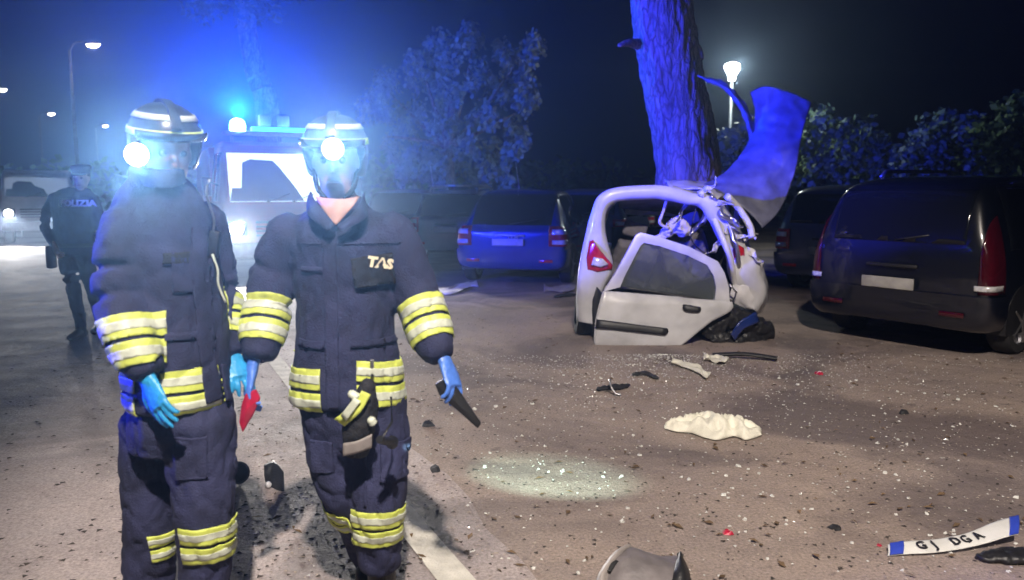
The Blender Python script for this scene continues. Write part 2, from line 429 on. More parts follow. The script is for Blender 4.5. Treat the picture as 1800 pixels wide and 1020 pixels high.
# ------------------------------------------------------------------ street lamps
def street_lamp(loc, h, arm, label, power=120):
    power = power*.18
    t = tag(empty('street_lamp', loc), label, 'street lamp', 'street lamps along the road')
    bm = bmesh.new(); tube(bm, [(0, 0, 0), (0, 0, h*0.5), (0, 0, h-0.15)], [0.09, 0.075, 0.05], 10); obj('pole', bm, M['pole'], t)
    bm = bmesh.new(); tube(bm, smooth_path([(0, 0, h-0.2), (arm*0.3, 0, h+0.12), (arm, 0, h+0.15)]), 0.035, 8); obj('arm', bm, M['pole'], t)
    bm = bmesh.new(); loft(bm, [ell((arm*1.15, 0, h+z), 0.34*s, 0.15*s, 14) for z, s in ((0.06, 0.9), (0.10, 1), (0.17, 0.8), (0.21, 0.3))]); hd = obj('lamp_head', bm, M['pole'], t, sharp=50)
    bm = bmesh.new(); loft(bm, [ell((arm*1.15, 0, h+z), 0.26*s, 0.12*s, 14) for z, s in ((-0.05, 0.4), (-0.01, 0.8), (0.059, 1))]); obj('lens', bm, M['lamp_warm'], hd)
    if power: light('street_lamp_light', 'POINT', V(loc)+V((arm*1.15, 0, h-0.16)), power, (1.0, 0.84, 0.66), 0.12)
    return t
for px, py, Y, lab, pw in ((163, 82, 30, 'brightest warm street lamp, high over the road behind the left firefighter', 260),
                           (3, 160, 42, 'street lamp cut by the left edge of the photo above the white van', 140),
                           (90, 202, 58, 'small distant street lamp above the police officer', 90),
                           (185, 223, 72, 'faintest street lamp, low beside the glare of the left helmet torch', 60)):
    p = P(px, py, Y)
    street_lamp((p.x-0.9, p.y, 0), p.z+0.02, 0.8, lab, pw)
street_lamp((-0.45, -2.5, 0), 7.6, 0.8, 'street lamp standing behind the photographer that lights the parking ground', 0)
light('street_lamp_light', 'SPOT', (0.47, -2.5, 7.44), P_STREET, (1.0, 0.88, 0.76), 0.15, aim=(1.0, 4.4, 0), cone=48, blend=0.45)
# park lantern
p = P(1287, 126, 19.7)
t = tag(empty('park_lantern', (p.x, p.y, 0)), 'white glowing park lantern on a thin post right of the leaning trunk', 'lantern')
bm = bmesh.new(); tube(bm, [(0, 0, 0), (0, 0, 1), (0, 0, p.z-0.22)], [0.07, 0.05, 0.04], 10); obj('post', bm, M['pole'], t)
bm = bmesh.new(); loft(bm, [ell((0, 0, p.z+z), r, r, 8) for z, r in ((-0.22, 0.08), (-0.1, 0.1), (0.08, 0.2), (0.17, 0.19), (0.2, 0.13))]); obj('lantern_glass', bm, M['lamp_white'], t, sharp=40)
bm = bmesh.new(); loft(bm, [ell((0, 0, p.z+z), r, r, 8) for z, r in ((0.202, 0.14), (0.24, 0.1), (0.27, 0.03))]); obj('lantern_cap', bm, M['pole'], t)
light('park_lantern_light', 'POINT', (p.x, p.y-0.35, p.z+0.05), 260, (0.9, 1.0, 0.93), 0.15)

# ------------------------------------------------------------------ trees
def leaf_cloud(bm, centres, per, size, spread, droop=0.0):
    for c, r in centres:
        for _ in range(per):
            d = V((random.gauss(0, 1), random.gauss(0, 1), random.gauss(0, 1))).normalized()*r*random.random()**0.45
            q = V(c) + V((d.x, d.y, d.z*(0.8+droop)))
            s = size*random.uniform(0.6, 1.4)
            a = V((random.uniform(-1, 1), random.uniform(-1, 1), random.uniform(-1, 0.6)-droop)).normalized()
            b = a.orthogonal().normalized()
            b = (Matrix.Rotation(random.uniform(0, 6.28), 3, a) @ b)
            L, W = a*s, b*s*0.35
            bm.faces.new([bm.verts.new(x) for x in (q, q+L*0.5+W, q+L, q+L*0.5-W)])
def tree(name, label, base, trunk, limbs, clumps, per, size, leafm, group=None, cat='tree', droop=0.0, bark=True):
    t = tag(empty(name, base), label, cat, group)
    bm = bmesh.new()
    sp = smooth_path([x[0] for x in trunk], 10)
    rr = []
    for i in range(len(trunk)-1): rr += [lerp(trunk[i][1], trunk[i+1][1], j/10) for j in range(10)]
    rr.append(trunk[-1][1])
    tube(bm, sp, rr, 28 if trunk[0][1] > 0.25 else 12)
    if trunk[0][1] > 0.25:
        bmesh.ops.subdivide_edges(bm, edges=[e for e in bm.edges if e.calc_length() > 0.06], cuts=3, use_grid_fill=True)
    bm.normal_update()
    for v in bm.verts:
        q = V((v.co.x*11, v.co.y*11, v.co.z*1.9))
        v.co += v.normal*trunk[0][1]*(0.035*noise.noise(q*.5) + 0.055*(max(0, 1-2.6*abs(noise.noise(q*1.4)))*-1 + .3) + .02*noise.noise(q*3.4))
    obj('trunk', bm, M['bark'], t)
    for lp in limbs:
        bm = bmesh.new(); tube(bm, smooth_path([x[0] for x in lp]), [lerp(lp[0][1], lp[-1][1], i/(4*(len(lp)-1))) for i in range(4*(len(lp)-1)+1)], 8); obj('limb', bm, M['bark'], t)
    bm = bmesh.new(); leaf_cloud(bm, clumps, per, size, 1, droop)
    obj('crown', bm, leafm, t, smooth=False)
    return t
# big leaning trunk the car is wrapped round
tb = P(1212, 345, 9.9); tb.z = 0
def rel(px, py, Y): q = P(px, py, Y); return q - tb
trunk = [((0.12, 0.0, 0), 0.50), (rel(1214, 400, 9.9), 0.41), (rel(1205, 260, 9.9), 0.385), (rel(1180, 130, 9.9), 0.375), (rel(1162, 0, 9.9), 0.365), (rel(1148, -140, 9.9), 0.34), (rel(1130, -320, 9.9), 0.26)]
top = V(trunk[-1][0])
cl = [(top + V((random.uniform(-2.6, 2.6), random.uniform(-2.6, 2.6), random.uniform(0.3, 2.2))), random.uniform(0.6, 1.1)) for _ in range(26)]
limbs = [[(top-V((0, 0, 0.4)), 0.16), (top+V((dx*0.5, dy*0.5, 0.6)), 0.09), (top+V((dx, dy, 1.2)), 0.04)] for dx, dy in ((1.8, 0.5), (-1.7, 0.8), (0.3, 1.9), (-0.4, -1.8))]
limbs.append([(rel(1120, 78, 9.75), 0.07), (rel(1103, 76, 9.6), 0.05), (rel(1088, 80, 9.5), 0.02)])
limbs.append([(rel(1215, 85, 9.8), 0.11), (rel(1226, 92, 9.75), 0.09), (rel(1232, 105, 9.72), 0.04)])
tree('pine_tree', 'thick leaning pine trunk that the white car is wrapped round', tb, trunk, limbs, cl, 150, 0.22, M['needle'])
# tree behind the fire engine
pb = P(478, 300, 24); pb.z = 0
def relb(px, py, Y=24): return P(px, py, Y) - pb
trunk = [((0, 0, 0), 0.40), (relb(470, 200), 0.34), (relb(450, 130), 0.30), (relb(436, 60), 0.27), (relb(432, 0), 0.25), (relb(425, -90), 0.2)]
cl = [(relb(random.uniform(330, 545), random.uniform(-130, 22), 24+random.uniform(-1.5, 1.5)), random.uniform(0.35, 0.75)) for _ in range(46)]
limbs = [[(relb(433, 20), 0.13), (relb(405, -10), 0.09), (relb(365, -40), 0.04)], [(relb(432, 10), 0.13), (relb(470, -30), 0.08), (relb(520, -60), 0.04)]]
tree('pine_tree', 'knotty pine trunk rising behind the fire engine lights', pb, trunk, limbs, cl, 120, 0.2, M['needle'])
# pepper tree behind the parked cars
pc = P(790, 320, 23); pc.z = 0
def relc(px, py, dy=0): return P(px, py, 23+dy) - pc
cl = []
outline = [(690, 150), (720, 120), (760, 95), (800, 75), (840, 65), (880, 90), (915, 100), (935, 85), (925, 145), (905, 170), (925, 190), (900, 230), (860, 200), (820, 210), (780, 230), (740, 200),
           (700, 220), (670, 160), (650, 190), (690, 260), (740, 270), (800, 270), (850, 260), (890, 270), (760, 150), (820, 140), (870, 140), (790, 180), (720, 300), (840, 310), (880, 315), (770, 310)]
for x, y in outline:
    for _ in range(5):
        cl.append((relc(x+random.gauss(0, 13), y+random.gauss(0, 12), random.uniform(-2.2, 2.2)), random.uniform(0.10, 0.34)))
trunk = [((0, 0, 0), 0.22), (relc(788, 280), 0.19), (relc(792, 220), 0.15), (relc(800, 160), 0.09)]
limbs = [[(relc(790, 260), 0.09), (relc(x*0.5+395, y*0.4+150, d*0.4), 0.06), (relc(x, y, d), 0.02)] for x, y, d in ((690, 170, 1), (740, 110, -1), (830, 90, 1), (900, 120, -1), (905, 200, 0.5), (680, 240, -0.8))]
tree('pepper_tree', 'round feathery tree lit blue behind the parked cars', pc, trunk, limbs, cl, 62, 0.15, M['leaf'], droop=0.7)
# bushes and low trees on the right
for nm, lab, spots, Y, m_, per in (
    ('bush', 'leafy bush seen in the gap between the leaning trunk and the torn roof', [(1275, 260, .5), (1300, 235, .45), (1325, 225, .4), (1290, 290, .5), (1320, 280, .5), (1265, 300, .4)], 17, M['leaf_green'], 160),
    ('low_tree', 'dark rounded tree right of the torn roof sheet', [(1405, 235, .5), (1440, 215, .5), (1465, 240, .6), (1500, 235, .6), (1530, 265, .6), (1420, 290, .7), (1480, 290, .7), (1540, 300, .6)], 19, M['leaf_green'], 200),
    ('low_tree', 'wide greenish tree behind the roof of the dark van', [(1590, 275, .6), (1620, 250, .6), (1650, 225, .6), (1680, 240, .7), (1700, 210, .55), (1640, 290, .7), (1700, 290, .8), (1600, 300, .6)], 18, M['leaf_green'], 200),
    ('low_tree', 'greenish tree at the right edge of the photo above the van roof', [(1740, 250, .7), (1765, 220, .6), (1790, 200, .6), (1800, 260, .8), (1830, 230, .8), (1760, 290, .8), (1850, 280, .8)], 17, M['leaf_green'], 200)):
    q = P(spots[0][0]+20, 340, Y); q.z = 0
    cl = []
    for x, y, r in spots:
        for _ in range(4): cl.append((P(x+random.gauss(0, 8), y+random.gauss(0, 8), Y+random.uniform(-.7, .7)) - q, r*random.uniform(.5, .9)))
    tree(nm, lab, q, [((0, 0, 0), .1), ((0, 0, .6), .09), ((.05, 0, 1.3), .06)], [], cl, per//3, 0.16, m_, cat='tree' if nm != 'bush' else 'bush')
# far dark hedge line
bm = bmesh.new()
cl = [(V((random.uniform(-45, 50), random.uniform(42, 50), random.uniform(0.3, 3.0))), random.uniform(.9, 1.8)) for _ in range(230)]
leaf_cloud(bm, cl, 34, 0.55, 1)
tag(obj('far_woods', bm, M['leaf_green'], smooth=False), 'dark mass of trees far behind the parked cars', None, kind='stuff')

# ------------------------------------------------------------------ people
def hand_mesh(side, curl, spread=0.10, thumb=0.6, voxel=0.0042, scale=1.0):
    """hand at the origin, fingers along +Y, back of hand +Z; side=+1 puts the thumb towards +X"""
    bm = bmesh.new()
    rings = []
    for y, wx, wz in ((-0.05, 0.029, 0.023), (-0.01, 0.031, 0.021), (0.03, 0.039, 0.017), (0.065, 0.043, 0.0155), (0.088, 0.041, 0.0135)):
        rings.append([V((math.cos(a)*wx, y, math.sin(a)*wz)) for a in [2*math.pi*k/14 for k in range(14)]])
    loft(bm, rings)
    for i, (x, ln) in enumerate(((0.031, 0.072), (0.0105, 0.081), (-0.0105, 0.075), (-0.030, 0.058))):
        x *= side
        ang = -(x/0.031)*-spread if True else 0
        c = curl if not hasattr(curl, '__len__') else curl[i]
        p = V((x, 0.078, 0.001)); pts = [p - V((0, 0.02, 0)), p]
        pit = 0.0
        for seg, k in ((0.44, 0.8), (0.32, 1.0), (0.24, 0.8)):
            pit += c*k
            d = V((math.sin(ang), math.cos(pit), -math.sin(pit)))
            p = p + d.normalized()*ln*seg; pts.append(p)
        tube(bm, smooth_path(pts, 3), [lerp(0.0098, 0.0078, j/(3*(len(pts)-1))) for j in range(3*(len(pts)-1)+1)], 9)
    b = V((0.030*side, 0.012, -0.004))
    pts = [V((0.015*side, -0.005, -0.003)), b, b+V((0.026*side*thumb*1.5, 0.028, -0.008)), b+V((0.034*side*thumb*1.5, 0.056, -0.018)), b+V((0.032*side*thumb*1.5, 0.078, -0.028))]
    tube(bm, smooth_path(pts, 3), [lerp(0.0155, 0.0085, j/12) for j in range(13)], 9)
    me = fused(bm, voxel, 2, .0013, (45, 28, 45), side*3)
    if scale != 1: me.transform(Matrix.Scale(scale, 4))
    return me

def head_bm(bm, c, yaw, tilt=0.0, s=1.0):
    """c = centre of the head (eye height); faces -Y turned by yaw"""
    rot = Matrix.Rotation(yaw, 3, 'Z') @ Matrix.Rotation(tilt, 3, 'X')
    def T(p): return V(c) + rot @ (V(p)*s)
    rings = []
    for z, rx, ry, oy in ((-0.118, 0.018, 0.018, -0.058), (-0.112, 0.034, 0.036, -0.046), (-0.09, 0.050, 0.062, -0.022), (-0.055, 0.062, 0.082, -0.006), (-0.02, 0.069, 0.090, 0.002),
                          (0.02, 0.073, 0.094, 0.006), (0.06, 0.074, 0.095, 0.009), (0.09, 0.064, 0.083, 0.010), (0.112, 0.042, 0.056, 0.010), (0.121, 0.016, 0.020, 0.010)):
        rings.append([T((math.cos(a)*rx, math.sin(a)*ry+oy, z)) for a in [2*math.pi*k/18 for k in range(18)]])
    loft(bm, rings)
    tube(bm, [T((0, -0.082, 0.022)), T((0, -0.094, -0.002)), T((0, -0.106, -0.026)), T((0, -0.088, -0.038))], [0.008*s, 0.010*s, 0.0145*s, 0.010*s], 8)
    for sx in (-1, 1):
        tube(bm, [T((sx*0.012, -0.088, 0.026)), T((sx*0.045, -0.080, 0.028))], 0.008*s, 8)
        ball(bm, T((sx*0.074, 0.008, -0.008)), 0.026*s, 0.4, 0.7, 1.15, 10)
    tube(bm, [T((-0.022, -0.082, -0.068)), T((0, -0.090, -0.066)), T((0.022, -0.082, -0.068))], 0.008*s, 8)
    return T

def person_parts(root_label, group, base, torso, arms, legs, neck, head, yaw, tilt, cat='person', cloth='nomex', fold=0.008,
                 glove=None, hands=(), hipring=None, seed=0.0, trouser_fold=0.011, vox=0.011):
    """everything in world space; the body mesh is the person, clothes are children. returns dict"""
    base = V(base); out = {}
    # body: one continuous figure
    bm = bmesh.new()
    loft(bm, [ell(c, rx*0.84, ry*0.80, 16) for c, rx, ry in torso])
    for a in arms: limb(bm, [(p, r*0.62) for p, r in a])
    for l in legs: limb(bm, [(p, r*0.66) for p, r in l])
    limb(bm, neck, 12)
    T = head_bm(bm, head, yaw, tilt)
    me = fused(bm, vox, 2)
    me.transform(Matrix.Translation(-base))
    body = link('person', me, M['skin']); body.location = base
    tag(body, root_label, cat, group)
    out['body'] = body; out['T'] = T
    for sx in (-1, 1):
        b = bmesh.new(); ball(b, T((sx*0.031, -0.0795, 0.008)), 0.0115, seg=10); obj('eye', b, M['eye'], body, base)
    b = bmesh.new(); tube(b, [T((-0.023, -0.090, -0.067)), T((0, -0.0985, -0.065)), T((0.023, -0.090, -0.067))], [0.003, 0.0065, 0.003], 8); obj('lips', b, M['lips'], body, base)
    # jacket
    bm = bmesh.new()
    loft(bm, [ell(c, rx, ry, 20) for c, rx, ry in torso])
    for a in arms: limb(bm, a)
    me = fused(bm, vox, 5, fold, (7, 7, 4.2), seed)
    out['jacket_world'] = me.copy()
    me.transform(Matrix.Translation(-base))
    out['jacket'] = link('jacket', me, M[cloth], body)
    # trousers
    bm = bmesh.new()
    if hipring: loft(bm, [ell(c, rx, ry, 20) for c, rx, ry in hipring])
    for l in legs: limb(bm, l)
    me = fused(bm, vox, 5, trouser_fold, (7, 7, 4.5), seed+4)
    out['trousers_world'] = me.copy()
    me.transform(Matrix.Translation(-base))
    out['trousers'] = link('trousers', me, M[cloth], body)
    # hands / gloves
    for (org, d, nrm, side, curl, th, gm, nm) in hands:
        me = hand_mesh(side, curl, thumb=th)
        me.transform(frame(org, d, nrm)); me.transform(Matrix.Translation(-base))
        link(nm, me, M[gm], body)
    return out

def bands(src, parent, base, c, axis, half, gap=0.012, dist=None, filt=None, cut=()):
    """a pair of lime and silver reflective bands round a limb; c centre, axis along the limb"""
    axis = V(axis).normalized(); c = V(c)
    def f(p, n):
        if dist is not None:
            q = p - c; r = (q - axis*q.dot(axis)).length
            if r > dist: return False
        return filt(p, n) if filt else True
    hb = (half*2-gap)/2
    for s in (-1, 1):
        cc = c + axis*s*(hb/2+gap/2)
        bm = patch(src, [(cc-axis*hb/2, axis), (cc+axis*hb/2, -axis), *cut], 0.003, f, 0.003)
        st = obj('reflective_strip', bm, M['lime'], parent, base)
        bm = patch(src, [(cc-axis*hb*0.2, axis), (cc+axis*hb*0.2, -axis), *cut], 0.0065, f, 0.001)
        obj('silver_stripe', bm, M['silver_tape'], parent, base)

def boot(bm, ankle, toe_dir, ln=0.29, foot=None):
    a = V(ankle); d = V(toe_dir).normalized(); u = V((0, 0, 1)); s = d.cross(u).normalized()
    foot = a.z if foot is None else foot
    def ring(o, rx, rz, z0):
        return [a + d*o + s*math.cos(t)*rx + V((0, 0, max(-a.z, z0 - a.z + math.sin(t)*rz))) for t in [2*math.pi*k/16 for k in range(16)]]
    loft(bm, [ring(-0.075, 0.025, 0.03, 0.045), ring(-0.06, 0.042, 0.048, 0.046), ring(0, 0.046, 0.062, 0.055), ring(0.08, 0.05, 0.055, 0.048), ring(0.15, 0.053, 0.04, 0.04), ring(0.2, 0.043, 0.034, 0.035), ring(0.225, 0.02, 0.02, 0.03)])
    tube(bm, [a + V((0, 0, 0.05-a.z)), a + V((0, 0, 0.14-a.z)), a+V((0, 0, 0.27-a.z))], [0.052, 0.054, 0.06], 16)

def helmet(parent, base, T, lamp_px, lamp_side, lampY, power, seedtilt=0.0, aim=(0, 0, 1.55)):
    """open-face fire helmet built in head space through T"""
    bm = bmesh.new()
    rings = []
    for z, rx, ry, oy in ((-0.055, 0.098, 0.105, 0.035), (-0.03, 0.106, 0.118, 0.030), (0.02, 0.112, 0.134, 0.012), (0.055, 0.114, 0.138, 0.008), (0.09, 0.108, 0.130, 0.008), (0.125, 0.088, 0.108, 0.010), (0.15, 0.055, 0.07, 0.012), (0.158, 0.02, 0.025, 0.012)):
        rings.append([T((math.cos(a)*rx, math.sin(a)*ry+oy, z)) for a in [2*math.pi*k/24 for k in range(24)]])
    vv = loft(bm, rings, cap=False)
    bm.faces.new(vv[-1])
    # open the face: remove front faces below the brow
    fwd = (T((0, -1, 0)) - T((0, 0, 0))).normalized(); upv = (T((0, 0, 1)) - T((0, 0, 0))).normalized(); o0 = T((0, 0, 0))
    bad = [f for f in bm.faces if (f.calc_center_median()-o0).dot(fwd) > 0.035 and (f.calc_center_median()-o0).dot(upv) < 0.045]
    bmesh.ops.delete(bm, geom=bad, context='FACES')
    bmesh.ops.recalc_face_normals(bm, faces=bm.faces)
    me = evaluated(bm, [('SOLIDIFY', dict(thickness=0.006, offset=-1)), ('SUBSURF', dict(levels=1, render_levels=1))])
    wme = me.copy()
    me.transform(Matrix.Translation(-base))
    h = link('helmet', me, M['helmet'], parent)
    # brim + raised visor
    bm = bmesh.new()
    rows = []
    for k in range(9):
        a = R(lerp(-62, 62, k/8))
        rows.append([T((math.sin(a)*0.113, -math.cos(a)*0.139+0.008, 0.046)), T((math.sin(a)*0.122, -math.cos(a)*0.158+0.004, 0.056)), T((math.sin(a)*0.125, -math.cos(a)*0.172+0.004, 0.078))])
    obj('visor', sheet(rows, 1, 0, thick=0.003), M['visor'], h, base)
    # crown strips
    side = (T((1, 0, 0)) - T((0, 0, 0))).normalized()
    for z0, z1, nm, mt in ((0.058, 0.078, 'reflective_strip', 'lime'), (0.108, 0.124, 'reflective_strip', 'silver_tape')):
        bm = patch(wme, [(T((0, 0, z0)), upv), (T((0, 0, z1)), -upv)], 0.002, lambda p, n: (n.dot((p-o0)) > 0), 0.002)
        obj(nm, bm, M[mt], h, base)
    bm = patch(wme, [(o0 - side*0.014, side), (o0 + side*0.014, -side), (T((0, 0, 0.08)), upv)], 0.003, lambda p, n: (n.dot((p-o0)) > 0), 0.008)
    obj('crest', bm, M['helmet'], h, base)
    # torch on the helmet
    lp = P(lamp_px[0], lamp_px[1], lampY); dr = (V(aim)-lp).normalized()
    bm = bmesh.new(); tube(bm, [lp - dr*0.13, lp - dr*0.03, lp - dr*0.012, lp], [0.018, 0.019, 0.034, 0.036], 16)
    tube(bm, [lp - dr*0.07, lerp(lp - dr*0.07, T((lamp_side*0.10, -0.02, 0.05)), 1.0)], 0.012, 8)
    tr = obj('helmet_torch', bm, M['plastic_black'], h, base, sharp=50)
    bm = bmesh.new(); tube(bm, [lp+dr*0.001, lp + dr*0.004, lp+dr*0.007], [0.033, 0.031, 0.02], 18); obj('torch_lens', bm, M['lamp_helmet'], h, base)
    light('helmet_torch_light', 'SPOT', lp + dr*0.02, power, (0.46, 0.76, 1.0), 0.03, aim=aim, cone=62, blend=1.0)
    return h

def rings_px(rows, Y):
    """rows: (left px, right px, py, half depth, depth offset)"""
    out = []
    for l, r, py, ry, dy in rows:
        c = P((l+r)/2, py, Y+dy); out.append((c, (r-l)/2*mpp(py, Y+dy), ry))
    return out
def joint(px, py, Y, rpx): return (P(px, py, Y), rpx*mpp(py, Y))

def xmin(px, py, Y): return (P(px, py, Y), (1, 0, 0))
def xmax(px, py, Y): return (P(px, py, Y), (-1, 0, 0))
# ---- right firefighter: walks towards the camera
Y2 = 2.67
torso = rings_px([(512, 716, 706, .155, .02), (512, 712, 690, .16, .02), (517, 705, 640, .155, .02), (521, 696, 590, .15, .02), (523, 692, 530, .145, .02), (517, 692, 470, .142, .02), (508, 694, 425, .135, .02), (505, 693, 398, .115, .03), (522, 676, 378, .09, .04), (552, 644, 362, .075, .05), (556, 640, 346, .068, .05)], Y2)
armL = [joint(515, 408, Y2+.03, 45), joint(487, 465, Y2+.04, 44), joint(470, 540, Y2+.02, 41), joint(460, 590, Y2-.03, 39), joint(455, 628, Y2-.07, 31)]
armR = [joint(682, 405, Y2+.03, 45), joint(714, 465, Y2+.04, 43), joint(740, 540, Y2+.02, 41), joint(757, 590, Y2-.03, 38), joint(772, 625, Y2-.07, 29)]
legR = [joint(664, 735, Y2+.03, 56), joint(664, 810, Y2+.0, 54), joint(664, 875, Y2-.03, 49), joint(664, 935, Y2+.0, 44), joint(668, 990, Y2+.04, 38)]
legL = [joint(588, 735, Y2+.03, 54), joint(590, 800, Y2+.02, 52), joint(606, 868, Y2+.03, 41), joint(632, 925, Y2+.20, 38), joint(655, 985, Y2+.36, 34)]
hips = rings_px([(535, 718, 775, .125, .03), (528, 718, 740, .145, .03), (524, 712, 690, .14, .02), (530, 700, 640, .125, .02)], Y2)
foot2 = G(668, 1078)
head2 = P(590, 283, Y2+.03)
base2 = V((P(640, 800, Y2).x, Y2, 0))
handL = P(443, 652, Y2-.08); handR = P(784, 640, Y2-.08)
dL = (P(432, 715, Y2-.12)-handL); dR = (P(803, 690, Y2-.13)-handR)
ff2 = person_parts('firefighter in dark turnout coat facing the camera with open collar and hanging pouch', 'firefighters with helmet torches',
                   base2, torso, [armL, armR], [legR, legL], [(P(596, 372, Y2+.05), .085), (P(593, 340, Y2+.04), .062), (P(590, 300, Y2+.03), .055)], head2, R(6), R(6),
                   hipring=hips, seed=1.0,
                   hands=[(handL, dL, (-.75, -.35, .2), 1, (0.45, 0.55, 0.6, 0.65), .5, 'glove_blue', 'glove'), (handR, dR, (.75, -.45, .2), -1, (0.45, 0.55, 0.6, 0.65), .5, 'glove_blue', 'glove')])
jk, jw, tw = ff2['jacket'], ff2['jacket_world'], ff2['trousers_world']
# open collar: V of bare neck
def collar(path_px, Y, wpx, parent, base):
    rows = []
    for (x, y, dy), (ox, oy) in path_px:
        a_ = P(x, y, Y+dy); b_ = P(x+ox, y+oy, Y+dy-.022); rows.append([a_, (a_+b_)/2 + V((0, -.012, 0)), b_])
    obj('collar', sheet(rows, 2, .003, 12, .006), M['nomex'], parent, base)
collar([((548, 338, .03), (-6, 26)), ((556, 356, -.06), (-10, 24)), ((570, 374, -.115), (-14, 16)), ((588, 398, -.135), (-10, 8))], Y2, 20, jk, base2)
collar([((640, 338, .03), (7, 26)), ((634, 356, -.06), (11, 24)), ((616, 376, -.115), (14, 16)), ((592, 398, -.135), (9, 8))], Y2, 20, jk, base2)
rows = [[P(553, 345, Y2-.05), P(592, 350, Y2-.085), P(632, 345, Y2-.05)], [P(566, 366, Y2-.092), P(592, 368, Y2-.112), P(618, 366, Y2-.092)], [P(587, 394, Y2-.124), P(590, 395, Y2-.126), P(593, 394, Y2-.124)]]
obj('bare_neck', sheet(rows, 2, .002, 20, .004), M['skin'], ff2['body'], base2)
# bands
ax = (armL[-1][0]-armL[2][0]); bands(jw, jk, base2, P(472, 566, Y2-.01), ax, .078, dist=.13, cut=[xmax(514, 566, Y2)])
ax = (armR[-1][0]-armR[2][0]); bands(jw, jk, base2, P(748, 568, Y2-.01), ax, .075, dist=.13, cut=[xmin(702, 568, Y2)])
xa, xb, xc, xd = P(400, 680, Y2).x, P(580, 680, Y2).x, P(640, 680, Y2).x, P(760, 680, Y2).x
def hemL(p, n): return xa < p.x < xb
def hemR(p, n): return xc < p.x < xd
bands(jw, jk, base2, P(545, 677, Y2), (0.05, -.05, -1), .076, cut=[xmax(580, 680, Y2)])
bands(jw, jk, base2, P(685, 668, Y2), (-0.16, -.05, -1), .076, cut=[xmin(640, 680, Y2)])
bands(tw, ff2['trousers'], base2, P(664, 915, Y2), (0.0, -.1, -1), .070, dist=.16, cut=[xmin(622, 915, Y2-.05), (V((0, Y2+.12, 0)), (0, -1, 0))])
ax = legL[3][0]-legL[2][0]
bands(tw, ff2['trousers'], base2, P(612, 882, Y2+.08), ax, .060, dist=.15, cut=[xmax(624, 885, Y2)])
# front placket and chest badge
pl = patch(jw, [(P(584, 500, Y2), (1, 0, 0)), (P(607, 500, Y2), (-1, 0, 0)), (P(590, 405, Y2), (0, 0, -1)), (P(590, 700, Y2), (0, 0, 1))], .004, lambda p, n: n.y < -.3, .005)
obj('front_placket', pl, M['nomex'], jk, base2)
pl = patch(jw, [(P(631, 470, Y2), (1, 0, 0.1)), (P(697, 470, Y2), (-1, 0, -0.1)), (P(660, 446, Y2), (0.12, 0, -1)), (P(660, 497, Y2), (-0.05, 0, 1))], .004, lambda p, n: n.y < -.2, .012)
bp = obj('chest_pocket', pl, M['black_cloth'], jk, base2)
def put_text(s, size, c, xdir, nrm, m, parent, base, depth=.002, bold=.002, name='lettering', onto=None, gap=.004):
    x = V(xdir).normalized(); z = (V(nrm) - x*V(nrm).dot(x)).normalized(); y = z.cross(x)
    mt = Matrix(((x.x, y.x, z.x, c[0]), (x.y, y.y, z.y, c[1]), (x.z, y.z, z.z, c[2]), (0, 0, 0, 1)))
    me = text_mesh(s, size, depth, mt, bold)
    if onto is not None:
        b = bmesh.new(); b.from_mesh(onto); bv = BVHTree.FromBMesh(b); b.free()
        for v in me.vertices:
            d = (v.co - V(c)).dot(z)
            h = bv.ray_cast(v.co + z*.5, -z)[0]
            if h is not None: v.co = h + z*(gap + depth + d)
    me.transform(Matrix.Translation(-V(base)))
    return link(name, me, m, parent, smooth=False)
def front_y(me, x, z, yside=-1):
    """y of the front surface near (x, z)"""
    best = None
    for v in me.vertices:
        if abs(v.co.x-x) < .014 and abs(v.co.z-z) < .014 and (best is None or v.co.y < best): best = v.co.y
    return best
cb = P(664, 466, Y2-.14); cy = front_y(jw, cb.x, cb.z) or cb.y
put_text('TAS', .046, (cb.x, cy, cb.z), (1, .0, -.2), (0, -1, 0), M['print_cream'], bp, base2, bold=.0025, onto=jw, gap=.02)
for (src, par, bs, x0, x1, z0, z1, YY, nm) in ((jw, jk, base2, 530, 572, 470, 478, Y2, 'pocket_flap'), (jw, jk, base2, 522, 574, 600, 612, Y2, 'pocket_flap'), (jw, jk, base2, 618, 690, 600, 611, Y2, 'pocket_flap'),
        (tw, ff2['trousers'], base2, 668, 712, 788, 850, Y2, 'cargo_pocket'), (tw, ff2['trousers'], base2, 542, 584, 782, 838, Y2, 'cargo_pocket'), (jw, jk, base2, 520, 700, 428, 431, Y2, 'yoke_seam'), (tw, ff2['trousers'], base2, 640, 644, 760, 890, Y2, 'leg_seam')):
    pl = patch(src, [xmin(x0, z0, YY-.1), xmax(x1, z0, YY-.1), (P(600, z0, YY-.12), (0, 0, -1)), (P(600, z1, YY-.12), (0, 0, 1))], .002, lambda p, n: n.y < -.15 and p.y < YY+.03, .007 if 'seam' not in nm else .003)
    if pl.faces: obj(nm, pl, M['nomex'], par, bs)
# stitched shoulder seams, buckle
bm = bmesh.new(); q = P(654, 640, Y2-.165); box(bm, q, (.012, .012, .03), bev=.002); obj('snap_hook', bm, M['steel'], jk, base2)
# boots
bm = bmesh.new(); boot(bm, (P(668, 1000, Y2+.03).x, Y2+.06, .03), (0.05, -1, 0)); obj('boot', bm, M['boot'], ff2['body'], base2)
bm = bmesh.new(); boot(bm, (P(655, 985, Y2+.36).x, Y2+.38, .03), (0.05, -1, 0)); obj('boot', bm, M['boot'], ff2['body'], base2)
helmet(ff2['body'], base2, ff2['T'], (585, 262), -1, Y2-.16, P_HELMET, aim=(0.05, 0, 1.5))
b = bmesh.new(); tube(b, smooth_path([ff2['T']((-.075, 0, -.03)), ff2['T']((-.055, -.045, -.10)), ff2['T']((0, -.055, -.127)), ff2['T']((.055, -.045, -.10)), ff2['T']((.075, 0, -.03))]), .009, 8); obj('chin_strap', b, M['black_cloth'], ff2['body'], base2)

